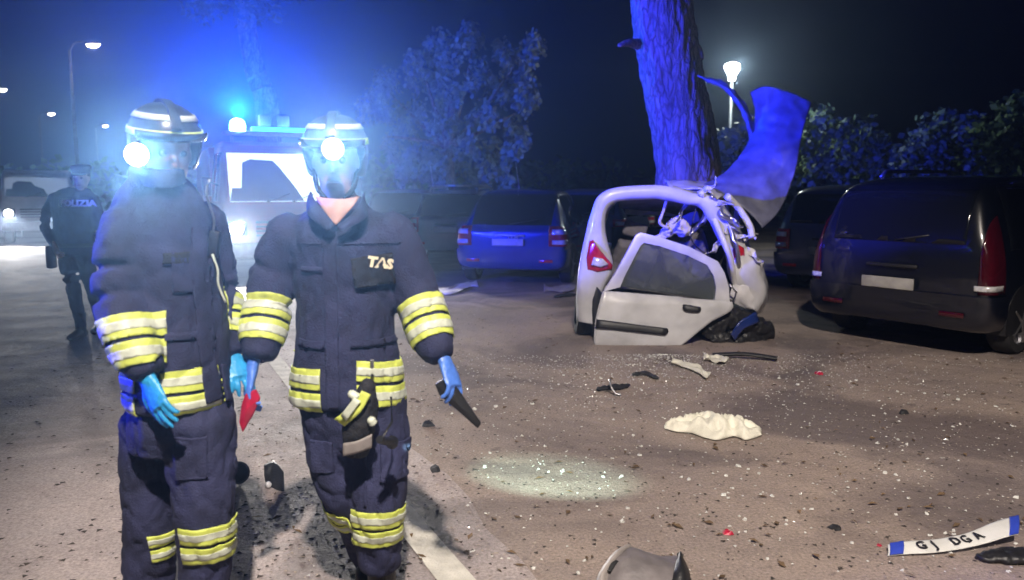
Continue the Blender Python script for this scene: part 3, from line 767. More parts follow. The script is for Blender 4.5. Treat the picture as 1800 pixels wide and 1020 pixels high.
# things he carries
def plate_piece(name, pts_px, Y, thick, m, label, cat, dz=None, bulge=0.0):
    pts = [P(x, y, Y+(dz[i] if dz else 0)) for i, (x, y) in enumerate(pts_px)]
    c = sum(pts, V())/len(pts)
    bm = bmesh.new()
    n = len(pts)
    nr = (pts[1]-pts[0]).cross(pts[2]-pts[0]).normalized()
    if nr.y > 0: nr = -nr
    fr = [bm.verts.new(p + nr*thick/2 - c) for p in pts]; bk = [bm.verts.new(p - nr*thick/2 - c) for p in pts]
    mid = bm.verts.new(nr*(thick/2+bulge)); mb = bm.verts.new(-nr*thick/2 + nr*bulge*.6)
    for i in range(n):
        j = (i+1) % n
        bm.faces.new((fr[i], fr[j], mid)); bm.faces.new((bk[j], bk[i], mb)); bm.faces.new((fr[i], bk[i], bk[j], fr[j]))
    bmesh.ops.recalc_face_normals(bm, faces=bm.faces)
    bmesh.ops.bevel(bm, geom=[e for e in bm.edges if len(e.link_faces) == 2 and e.calc_face_angle(0) > .7], offset=thick*.25, segments=1, affect='EDGES')
    o = obj(name, bm, m, smooth=False); o.location = c
    return tag(o, label, cat)
plate_piece('plastic_plate', [(765, 675), (784, 664), (800, 676), (846, 744), (840, 753), (812, 728), (772, 694)], Y2-.12, .014, M['plastic_black'], 'black wedge of plastic held in the right firefighter\'s gloved hand', 'plastic piece', bulge=.012)
plate_piece('lens_shard', [(432, 692), (450, 684), (458, 700), (446, 728), (427, 760), (421, 742), (425, 712)], Y2-.13, .012, M['red_plastic'], 'pointed red plastic shard held in a blue glove between the firefighters', 'lens shard', bulge=.014)
# pouch hung at his waist
pq = P(632, 735, Y2-.17)
t = tag(empty('belt_pouch', pq), 'dark pouch with lime strap hanging at the right firefighter\'s waist', 'pouch')
bm = bmesh.new(); limb(bm, [(P(648, 672, Y2-.165)-pq, .022), (P(640, 710, Y2-.17)-pq, .05), (P(630, 760, Y2-.17)-pq, .058), (P(626, 795, Y2-.16)-pq, .045)])
obj('pouch_body', None or (lambda me: (lambda b: (b.from_mesh(me), b)[1])(bmesh.new()))(fused(bm, .008, 3, .006, (12, 12, 12), 3)), M['black_cloth'], t)
rows = [[P(636, 688, Y2-.235)-pq, P(652, 694, Y2-.225)-pq], [P(616, 716, Y2-.24)-pq, P(634, 724, Y2-.24)-pq], [P(587, 737, Y2-.22)-pq, P(606, 750, Y2-.225)-pq]]
obj('strap', sheet(rows, 2, .003, 15, .008), M['lime'], t)
rows = [[P(622, 700, Y2-.252)-pq, P(634, 706, Y2-.25)-pq], [P(598, 731, Y2-.245)-pq, P(608, 740, Y2-.248)-pq]]
obj('strap_stripe', sheet(rows, 2, .002, 15, .004), M['silver_tape'], t)
rows = [[P(603, 780, Y2-.228)-pq, P(630, 776, Y2-.242)-pq, P(654, 764, Y2-.225)-pq], [P(602, 803, Y2-.222)-pq, P(630, 797, Y2-.234)-pq, P(654, 788, Y2-.218)-pq]]
obj('grey_label', sheet(rows, 2, .003, 12, .005), M['plastic_grey'], t)
bm = bmesh.new(); limb(bm, [(P(617, 692, Y2-.225)-pq, .014), (P(628, 700, Y2-.23)-pq, .016)]); obj('buckle', bm, M['silver_tape'], t)
bm = bmesh.new(); limb(bm, [(P(652, 738, Y2-.225)-pq, .014), (P(656, 744, Y2-.22)-pq, .015)]); obj('torch_button', bm, M['silver_tape'], t)
# torch added beside the pouch to imitate a greenish lens flare on the ground
tq = P(690, 778, Y2-.25); aim = G(965, 840)
td = (aim - tq).normalized()
t = tag(empty('added_torch', tq), 'small added torch beside the pouch, throwing a greenish streak on the ground', 'torch')
bm = bmesh.new(); tube(bm, [V((-.01, .05, .14)), V((-.005, .03, .06)), -td*.08], .004, 6); obj('lanyard', bm, M['plastic_black'], t)
bm = bmesh.new(); tube(bm, [-td*.09, -td*.02, -td*.008, V()], [.013, .014, .021, .022], 14); obj('torch_body', bm, M['plastic_black'], t, sharp=40)
bm = bmesh.new(); tube(bm, [td*.001, td*.004], [.019, .015], 14); obj('torch_lens', bm, M['lamp_white'], t)
lt_ = light('added_torch_light', 'SPOT', tq + td*.012, P_STREAK, (0.62, 1.0, 0.84), .012, aim=aim, cone=9, blend=.8)
lt_.scale = (4.0, 1.0, 1.0)

# ---- left firefighter: turned to the right
Y1 = 2.47
torso = rings_px([(232, 402, 704, .20, .05), (230, 402, 680, .20, .05), (222, 400, 620, .19, .05), (215, 394, 560, .18, .05), (205, 386, 500, .175, .05), (198, 378, 440, .17, .05), (194, 370, 390, .15, .06), (204, 356, 352, .125, .07), (215, 342, 330, .10, .07), (232, 318, 312, .085, .06), (238, 312, 296, .075, .06)], Y1)
armR_ = [joint(226, 392, Y1-.03, 44), joint(208, 452, Y1-.09, 45), joint(209, 530, Y1-.13, 44), joint(230, 600, Y1-.17, 42), joint(255, 655, Y1-.19, 33)]
armL_ = [joint(352, 385, Y1+.20, 44), joint(372, 460, Y1+.24, 42), joint(388, 530, Y1+.22, 36), joint(396, 580, Y1+.18, 33), joint(402, 622, Y1+.14, 26)]
leg_b = [joint(272, 735, Y1+.12, 58), joint(268, 820, Y1+.13, 54), joint(266, 900, Y1+.12, 48), joint(262, 980, Y1+.15, 45), joint(262, 1060, Y1+.18, 40)]
leg_f = [joint(345, 735, Y1+.0, 66), joint(354, 820, Y1-.01, 60), joint(360, 900, Y1-.03, 53), joint(362, 980, Y1-.0, 47), joint(362, 1060, Y1+.03, 40)]
hips = rings_px([(230, 412, 785, .16, .05), (232, 408, 740, .175, .05), (234, 402, 690, .175, .05), (236, 390, 640, .16, .05)], Y1)
head1 = P(292, 268, Y1+.06)
base1 = V((P(320, 800, Y1).x, Y1, 0))
hR = P(262, 672, Y1-.20); dR1 = P(292, 740, Y1-.24)-hR
hL = P(407, 628, Y1+.13); dL1 = P(424, 668, Y1+.08)-hL
ff1 = person_parts('firefighter in dark turnout coat at the left, turned sideways with bright cyan glove', 'firefighters with helmet torches', base1, torso, [armR_, armL_], [leg_f, leg_b],
                   [(P(282, 330, Y1+.07), .09), (P(286, 305, Y1+.06), .065), (P(292, 280, Y1+.06), .056)], head1, R(38), R(10), hipring=hips, seed=7.0,
                   hands=[(hR, dR1, (-.55, -.75, .25), 1, (0.30, 0.22, 0.26, 0.3), .75, 'glove_cyan', 'glove'), (hL, dL1, (.6, -.7, .2), -1, (.3, .35, .4, .4), .5, 'glove_cyan', 'glove')])
jk, jw, tw = ff1['jacket'], ff1['jacket_world'], ff1['trousers_world']
ax = armR_[-1][0]-armR_[2][0]; bands(jw, jk, base1, P(231, 602, Y1-.17), (ax.x*.55, ax.y, ax.z), .078, dist=.115, cut=[xmax(272, 600, Y1-.2)])
ax = armL_[-1][0]-armL_[2][0]; bands(jw, jk, base1, P(394, 558, Y1+.20), ax, .070, dist=.12, cut=[(V((0, Y1+.12, 0)), (0, 1, 0))])
xb_, xc_, xd_ = P(246, 680, Y1-.1).x, P(279, 680, Y1-.15).x, P(354, 680, Y1-.15).x
bands(jw, jk, base1, P(316, 678, Y1), (0, -.03, -1), .074, cut=[(V((xc_, 0, 0)), (1, 0, 0)), (V((xd_, 0, 0)), (-1, 0, 0)), (V((0, Y1+.05, 0)), (0, -1, 0))])
bands(jw, jk, base1, P(236, 678, Y1), (0, -.03, -1), .068, cut=[(V((xb_, 0, 0)), (-1, 0, 0))])
bands(tw, ff1['trousers'], base1, P(361, 938, Y1), (0.02, -.03, -1), .066, dist=.18, cut=[xmin(316, 938, Y1-.1)])
bands(tw, ff1['trousers'], base1, P(266, 955, Y1+.1), (-.02, -.03, -1), .052, dist=.15, cut=[xmin(249, 950, Y1), xmax(311, 950, Y1)])
pl = patch(jw, [(P(352, 500, Y1), (1, 0, .06)), (P(368, 500, Y1), (-1, 0, -.06)), (P(350, 400, Y1), (0, 0, -1)), (P(350, 700, Y1), (0, 0, 1))], .004, lambda p, n: n.y < -.1, .006)
obj('front_placket', pl, M['nomex'], jk, base1)
pl = patch(jw, [(P(288, 455, Y1-.1), (1, 0, 0)), (P(330, 455, Y1-.1), (-1, 0, 0)), (P(300, 446, Y1-.1), (0, 0, -1)), (P(300, 464, Y1-.1), (0, 0, 1))], .003, lambda p, n: n.y < -.2 and p.y < Y1, .006)
obj('pocket_flap', pl, M['black_cloth'], jk, base1)
for (src, par, x0, x1, z0, z1, nm) in ((jw, jk, 282, 340, 590, 602, 'pocket_flap'), (tw, ff1['trousers'], 296, 352, 775, 850, 'cargo_pocket'), (jw, jk, 286, 332, 446, 520, 'chest_pocket'), (tw, ff1['trousers'], 380, 384, 740, 900, 'leg_seam')):
    pl = patch(src, [xmin(x0, z0, Y1-.15), xmax(x1, z0, Y1-.15), (P(300, z0, Y1-.15), (0, 0, -1)), (P(300, z1, Y1-.15), (0, 0, 1))], .002, lambda p, n: n.y < -.15 and p.y < Y1+.05, .007 if 'seam' not in nm else .003)
    if pl.faces: obj(nm, pl, M['nomex'], par, base1)
rows = [[P(392, 640, Y1+.0), P(404, 640, Y1+.06)], [P(396, 672, Y1+.0), P(408, 672, Y1+.07)], [P(402, 704, Y1+.0), P(410, 704, Y1+.06)]]
obj('coat_tail', sheet(rows, 2, .004, 12, .008), M['nomex'], jk, base1)
rows = [[P(226, 318, Y1+.04), P(224, 300, Y1+.04), P(232, 288, Y1+.04)], [P(262, 330, Y1-.05), P(258, 308, Y1-.055), P(262, 296, Y1-.04)], [P(306, 330, Y1-.05), P(304, 308, Y1-.05), P(302, 296, Y1-.035)], [P(330, 320, Y1+.04), P(326, 300, Y1+.03), P(318, 288, Y1+.04)]]
obj('collar', sheet(rows, 2, .004, 12, .007), M['nomex'], jk, base1)
t = tag(empty('chest_radio', P(376, 430, Y1+.02)), 'small metal edged radio clipped on the left firefighter\'s coat edge', 'radio')
bm = bmesh.new(); box(bm, (0, 0, 0), (.035, .03, .09), Matrix.Rotation(.2, 3, 'Y'), .006); obj('radio_body', bm, M['plastic_black'], t, sharp=40)
bm = bmesh.new(); tube(bm, smooth_path([(0, 0, .04), (.004, 0, .09), (-.012, -.01, .16), (-.004, 0, .21)]), .004, 6); obj('antenna', bm, M['steel'], t)
bm = bmesh.new(); tube(bm, smooth_path([(.0, -.018, -.03), (.016, -.02, -.08), (.012, -.01, -.13), (.03, -.0, -.19)]), .004, 6); obj('cable', bm, M['silver_tape'], t)
for (lx, dy, dd) in ((262, .2, (-.1, -1, 0)), (362, .05, (.45, -1, 0))):
    bm = bmesh.new(); boot(bm, (P(lx, 1060, Y1+dy).x, Y1+dy, .03), dd); obj('boot', bm, M['boot'], ff1['body'], base1)
helmet(ff1['body'], base1, ff1['T'], (240, 272), -1, Y1-.12, P_HELMET, aim=(-.1, 0, 1.5))

# ---- police officer walking on the road
Y3 = 8.1
torso = rings_px([(94, 166, 432, .15, 0), (96, 164, 410, .145, 0), (94, 164, 385, .14, 0), (91, 166, 360, .135, 0), (90, 166, 345, .12, 0), (102, 160, 335, .09, .01), (122, 154, 329, .07, .02)], Y3)
arm_a = [joint(97, 346, Y3, 10), joint(84, 370, Y3+.02, 10), joint(78, 395, Y3-.0, 9), joint(88, 420, Y3-.10, 7.5), joint(95, 432, Y3-.13, 6)]
arm_b = [joint(162, 347, Y3, 10), joint(171, 372, Y3+.03, 10), joint(175, 398, Y3+.02, 9), joint(176, 425, Y3-.03, 8), joint(176, 440, Y3-.05, 6)]
leg_a = [joint(117, 440, Y3, 16.5), joint(122, 480, Y3-.05, 14.5), joint(131, 515, Y3-.08, 12), joint(138, 552, Y3-.06, 10.5), joint(143, 576, Y3-.05, 9)]
leg_b = [joint(148, 440, Y3, 16), joint(156, 480, Y3+.05, 14), joint(165, 515, Y3+.12, 11.5), joint(174, 550, Y3+.22, 10), joint(179, 572, Y3+.28, 8.5)]
hips = rings_px([(100, 166, 448, .13, 0), (97, 166, 432, .14, 0), (100, 160, 412, .125, 0)], Y3)
base3 = V((P(140, 500, Y3).x, Y3, 0))
pol = person_parts('police officer in dark uniform with white chest lettering and cap, walking on the road', None, base3, torso, [arm_a, arm_b], [leg_a, leg_b],
                   [(P(139, 338, Y3+.02), .075), (P(141, 328, Y3+.01), .058), (P(143, 318, Y3), .05)], P(143, 313, Y3), R(8), R(6), cloth='police_cloth', hipring=hips, seed=12.0, vox=.013,
                   hands=[(P(96, 433, Y3-.14), (.5, -.3, -.8), (-.6, -.6, .3), 1, (.6,)*4, .5, 'skin', 'hand'), (P(176, 441, Y3-.05), (.05, -.2, -1), (.8, -.5, 0), -1, (.5,)*4, .5, 'skin', 'hand')])
T = pol['T']
bm = bmesh.new(); loft(bm, [[T((math.cos(a)*rx, math.sin(a)*ry+.012, z)) for a in [2*math.pi*k/18 for k in range(18)]] for z, rx, ry in ((.045, .082, .102), (.075, .086, .106), (.11, .10, .12), (.13, .09, .108), (.138, .04, .05))])
cap = obj('cap', bm, M['police_cloth'], pol['body'], base3)
rows = [[T((math.sin(a)*.08, -math.cos(a)*.092+.01, .05)), T((math.sin(a)*.085, -math.cos(a)*.155+.01, .036))] for a in [R(-60+20*k) for k in range(7)]]
obj('cap_peak', sheet(rows, 1, 0, thick=.004), M['plastic_black'], cap, base3)
bm = bmesh.new(); loft(bm, [[T((math.cos(a)*rx, max(math.sin(a)*ry+.02, -.05), z)) for a in [2*math.pi*k/18 for k in range(18)]] for z, rx, ry in ((-.06, .055, .06), (-.03, .074, .082), (.03, .078, .092), (.06, .078, .098))]); obj('hair', bm, M['hair'], pol['body'], base3)
cb = P(131, 358, Y3-.15); cy = front_y(pol['jacket_world'], cb.x, cb.z) or cb.y
put_text('POLIZIA', .088, (cb.x, cy, cb.z), (1, 0, -.01), (0, -1, 0), M['print_white'], pol['jacket'], base3, bold=.004, onto=pol['jacket_world'], gap=.006)
bm = bmesh.new(); loft(bm, [ell(c, rx*1.04, ry*1.06, 20) for c, rx, ry in rings_px([(94, 166, 434, .15, 0), (94, 166, 427, .15, 0)], Y3)]); obj('belt', bm, M['plastic_black'], pol['body'], base3)
bm = bmesh.new(); box(bm, P(90, 452, Y3-.05), (.07, .11, .24), bev=.02); obj('holster', bm, M['plastic_black'], pol['body'], base3)
for c, d in ((P(143, 590, Y3-.05), (0, -1, 0)), (P(180, 586, Y3+.3), (.1, -1, 0))):
    bm = bmesh.new(); boot(bm, (c.x, c.y, .03), d); obj('boot', bm, M['boot'], pol['body'], base3)

# ------------------------------------------------------------------ vehicles (local frame: rear at y=0, forward +y, right +x)
def car_body(L, W, H, kind):
    """body of a car, lofted along its length"""
    w = W/2
    if kind == 'van':       # tall, upright tail
        st = [(0.0, .34, .96, 1.00, .93, .80), (.05, .28, .98, 1.25, .985, .80), (.16, .24, 1.0, H*.93, 1, .79), (.45, .22, 1.0, H*.985, 1, .78), (1.2, .2, 1.0, H, 1, .78), (2.2, .2, .98, H*.99, 1, .77), (2.75, .2, .96, H*.95, 1, .75),
              (L-1.1, .2, .94, H*.78, .99, .72), (L-.75, .22, .92, 1.04, .98, .74), (L-.25, .25, .84, .92, .95, .76), (L-.06, .3, .72, .78, .86, .7), (L, .36, .62, .66, .72, .6)]
    else:                   # hatchback
        st = [(0.0, .36, .86, .90, .90, .76), (.05, .3, .92, .96, .97, .78), (.18, .26, .93, 1.08, .99, .76), (.52, .22, .93, H*.95, 1, .72), (.85, .2, .93, H*.99, 1, .72), (1.5, .2, .92, H, 1, .72), (2.1, .2, .9, H*.97, 1, .71),
              (L-1.45, .2, .89, H*.82, .99, .69), (L-1.0, .22, .87, .99, .98, .72), (L-.35, .25, .78, .88, .95, .74), (L-.07, .3, .66, .74, .87, .7), (L, .36, .58, .62, .74, .6)]
    bm = bmesh.new(); rings = []
    for y, zb, zl, zt, fw, ft in st:
        a = w*fw; t = w*ft if zt > zl+.12 else w*fw*.86
        h = [(0, zb), (a*.85, zb), (a*.97, zb+.06), (a, zb+.22), (a, (zb+.22+zl)/2+.03), (a*.975, zl), (lerp(a*.97, t, .55), lerp(zl, zt, .55)), (t, zt-.06*min(1, (zt-zl)/.3)), (t*.86, zt-.012), (t*.4, zt), (0, zt)]
        rings.append([V((x, y, z)) for x, z in h] + [V((-x, y, z)) for x, z in reversed(h[1:-1])])
    loft(bm, rings)
    return evaluated(bm, [('SUBSURF', dict(levels=2, render_levels=2))])
def wheel(parent, x, y, r=.31, wd=.2, lean=0.0, m_rim='rim'):
    s = 1 if x > 0 else -1
    bm = bmesh.new()
    prof = [(-.5, .70), (-.5, .93), (-.36, 1.0), (.36, 1.0), (.5, .93), (.5, .70)]
    n = 28; rings = [[V((x + u*wd, y + math.cos(2*math.pi*k/n)*r*q, r + math.sin(2*math.pi*k/n)*r*q)) for k in range(n)] for u, q in prof]
    loft(bm, rings, cap=False); ty = obj('tyre', bm, M['rubber'], parent, sharp=40)
    bm = bmesh.new()
    rings = [[V((x + s*u*wd, y + math.cos(2*math.pi*k/n)*r*q, r + math.sin(2*math.pi*k/n)*r*q)) for k in range(n)] for u, q in ((-.45, .70), (.45, .72), (.42, .66), (.30, .62))]
    loft(bm, rings, cap=True)
    for k in range(5):
        a = 2*math.pi*k/5
        tube(bm, [(x+s*.40*wd, y, r), (x+s*.42*wd, y+math.cos(a)*r*.66, r+math.sin(a)*r*.66)], [.035, .028], 6)
    obj('rim', bm, M[m_rim], ty, sharp=40)
def as_bm(me):
    b = bmesh.new(); b.from_mesh(me); return b
def car(name, label, loc, yaw, paint, kind='hatch', L=4.0, W=1.72, H=1.48, group='parked cars', plate=True, badge=None, tl_tall=False, cat='car', wire=False):
    t = tag(empty(name, loc, -yaw), label, cat, group)
    me = car_body(L, W, H, kind)
    w = W/2
    body = link('body', me, M[paint], t)
    belt = 1.0 if kind == 'van' else .95
    # glass
    side_y = [(.62, 1.42), (1.50, 2.32)] if kind == 'hatch' else [(.42, 1.25), (1.33, 2.15), (2.23, 3.0)]
    for s in (-1, 1):
        for y0, y1 in side_y:
            b = patch(me, [(V((0, y0, 0)), (0, 1, 0)), (V((0, y1, 0)), (0, -1, 0)), (V((0, 0, belt)), (0, 0, 1)), (V((0, 0, H-.13)), (0, 0, -1)), (V((s*.3, 0, 0)), (s, 0, 0))], .003, lambda p, n: abs(n.z) < .75, .003)
            obj('side_window', b, M['glass_dark'], t)
        bm = bmesh.new(); ball(bm, (s*(w+.09), L-1.55, 1.0), .09, .9, .6, .75, 12); tube(bm, [(s*(w-.06), L-1.5, .95), (s*(w+.05), L-1.55, .98)], .025, 6); obj('wing_mirror', bm, M[paint], t)
        b = patch(me, [(V((0, L-.5, 0)), (0, 1, 0)), (V((0, 0, .6)), (0, 0, 1)), (V((0, 0, .80)), (0, 0, -1)), (V((s*w*.45, 0, 0)), (s, 0, 0))], .004, None, .004)
        if b.faces: obj('headlight', b, M['clear_lens'], t)
        else: b.free()
        z0, z1 = (.62, 1.38) if tl_tall else (.66, .97)
        b = patch(me, [(V((0, .26, 0)), (0, -1, 0)), (V((0, 0, z0)), (0, 0, 1)), (V((0, 0, z1)), (0, 0, -1)), (V((s*w*(.87 if tl_tall else .70), 0, 0)), (s, 0, 0))], .006, None, .012)
        tl = obj('tail_light', b, M['dark_lens' if tl_tall else 'red_lens'], t)
        for q0, q1 in (((z0+.03, z0+.10), (z1-.12, z1-.05)) if not tl_tall else ((z0+.03, z0+.08),)):
            b = patch(me, [(V((0, .20, 0)), (0, -1, 0)), (V((0, 0, q0)), (0, 0, 1)), (V((0, 0, q1)), (0, 0, -1)), (V((s*w*(.84 if tl_tall else .76), 0, 0)), (s, 0, 0))], .019, None, .006)
            if b.faces: obj('clear_lens', b, M['clear_lens'], tl)
            else: b.free()
        wheel(t, s*(w-.10), .72); wheel(t, s*(w-.10), L-.78)
        for yy in (.72, L-.78):
            bm = bmesh.new(); n = 24
            loft(bm, [[V((s*(w+.004-dx), yy+math.cos(2*math.pi*k/n)*.365, max(.215, .31+math.sin(2*math.pi*k/n)*.365))) for k in range(n)] for dx in (0, .2)])
            obj('wheel_arch', bm, M['plastic_black'], t, sharp=40)
    zr0, zr1 = (1.06, H-.16) if kind == 'van' else (.99, H-.11)
    b = patch(me, [(V((0, .62, 0)), (0, -1, 0)), (V((0, 0, zr0)), (0, 0, 1)), (V((0, 0, zr1)), (0, 0, -1)), (V((w*.72, 0, 0)), (-1, 0, 0)), (V((-w*.72, 0, 0)), (1, 0, 0))], .004, lambda p, n: n.y < -.1, .003)
    obj('rear_window', b, M['glass_dark'], t)
    b = patch(me, [(V((0, L-1.75, 0)), (0, 1, 0)), (V((0, 0, 1.02)), (0, 0, 1)), (V((0, 0, H-.1)), (0, 0, -1)), (V((w*.72, 0, 0)), (-1, 0, 0)), (V((-w*.72, 0, 0)), (1, 0, 0))], .004, lambda p, n: n.y > .1, .003)
    if b.faces: obj('windscreen', b, M['glass_dark'], t)
    b = patch(me, [(V((0, .30, 0)), (0, -1, 0)), (V((0, 0, .30)), (0, 0, 1)), (V((0, 0, .60)), (0, 0, -1))], .012, None, .03)
    bumper = obj('rear_bumper', b, M[paint], t, sharp=50)
    for s in (-1, 1):
        bm = bmesh.new(); box(bm, (s*w*.66, -.045, .42), (.22, .012, .045), bev=.005); obj('reflector', bm, M['dark_lens' if tl_tall else 'red_lens'], bumper)
    if plate:
        bm = bmesh.new(); box(bm, (-.02, -.055, .66 if kind == 'van' else .72), (.52, .014, .11), bev=.004); obj('number_plate', bm, M['plate_dim' if kind == 'van' else 'plate'], t)
    bm = bmesh.new(); box(bm, (0, -.03, .83), (.5, .03, .035), bev=.01); obj('tailgate_handle', bm, M['steel' if badge else 'plastic_black'], t)
    bm = bmesh.new(); tube(bm, [(0, .0, zr0+.02), (.12, -.012, zr0+.04), (w*.5, .06, zr0+.10)], .009, 6); obj('rear_wiper', bm, M['plastic_black'], t)
    return t, me
def aerial(t, x, y, z, h, lean=-.15):
    bm = bmesh.new(); tube(bm, [(x, y, z-.03), (x, y, z+.03), (x+lean*.3, y+lean*h, z+h)], [.02, .009, .006], 7); obj('aerial', bm, M['steel'], t)

# dark blue hatchback, rear to the road
g = G(808, 500); rr_ = R(14)
carB, meB = car('parked_car', 'dark blue hatchback lit blue, its rear lamp glinting, left of the wrecked white car', (g.x+.86*math.cos(rr_), g.y-.86*math.sin(rr_), 0), rr_, 'blue_car', H=1.60, badge=True, W=1.86)
aerial(carB, -.15, 1.3, 1.55, .5)
link('model_badge', text_mesh('TDI', .12, .006, Matrix.Translation((.05, -.02, .80)) @ Matrix.Rotation(R(90), 4, 'X'), .003), M['clear_lens'], carB, smooth=False)
# paler car beyond
g = G(716, 462)
carA, meA = car('parked_car', 'pale grey car with roof bars, parked farthest left behind the right firefighter', (g.x+.85, g.y, 0), R(10), 'pale_car', H=1.58, W=1.75)
aerial(carA, -.55, 1.0, 1.55, .55)
for s in (-1, 1):
    bm = bmesh.new(); tube(bm, [(s*.55, .7, 1.53), (s*.55, .8, 1.61), (s*.55, 2.2, 1.63), (s*.55, 2.35, 1.53)], .022, 8); obj('roof_bar', bm, M['steel'], carA)
bm = bmesh.new(); tube(bm, [(-.7, 1.1, 1.66), (.7, 1.1, 1.66)], .022, 8); obj('cross_bar', bm, M['steel'], carA)
g = G(905, 452)
car('parked_car', 'dark car farthest back, seen through the open tail of the wreck', (g.x+2.9, g.y+2.8, 0), R(16), 'black_car', H=1.60)
g = G(838, 448)
car('parked_car', 'dark hatchback squeezed between the pale car with roof bars and the blue hatchback', (g.x+.5, g.y+.3, 0), R(12), 'black_car', H=1.56, W=1.76)
g = G(668, 452)
car('parked_car', 'dark car half hidden behind the right firefighter\'s shoulder', (g.x+.2, g.y+.5, 0), R(8), 'grey_car', H=1.6)
g = G(985, 470)
car('parked_car', 'dark car close to the left flank of the wreck, beyond the blue hatchback', (g.x+.5, g.y+.3, 0), R(18), 'grey_car', 'van', L=4.2, H=1.62)
# grey estate right of the wreck
g = P(1420, 340, 11.4)
car('parked_car', 'grey car with a blue lit window, between the torn roof sheet and the dark van', (g.x+.35, 11.4, 0), R(48), 'grey_car', 'van', L=4.2, W=1.78, H=1.66)
# dark van
g = G(1418, 588); va = R(54)
van, meV = car('parked_van', 'dark blue black people carrier at the right edge with pale number plate', (g.x+.9*math.cos(va), g.y-.9*math.sin(va), 0), va, 'black_car', 'van', L=4.5, W=1.8, H=1.72, tl_tall=True, cat='van')
# smeared hand marks in the dust of its tailgate
bm = bmesh.new()
for k in range(5): pass
bm.free()
bm = bmesh.new(); tube(bm, [(-.72, 1.0, 1.70), (-.72, 1.1, 1.77), (-.72, 2.5, 1.78), (-.72, 2.6, 1.70)], .022, 8); obj('roof_bar', bm, M['steel'], van)
bm = bmesh.new(); tube(bm, [(.72, 1.0, 1.70), (.72, 1.1, 1.77), (.72, 2.5, 1.78), (.72, 2.6, 1.70)], .022, 8); obj('roof_bar', bm, M['steel'], van)

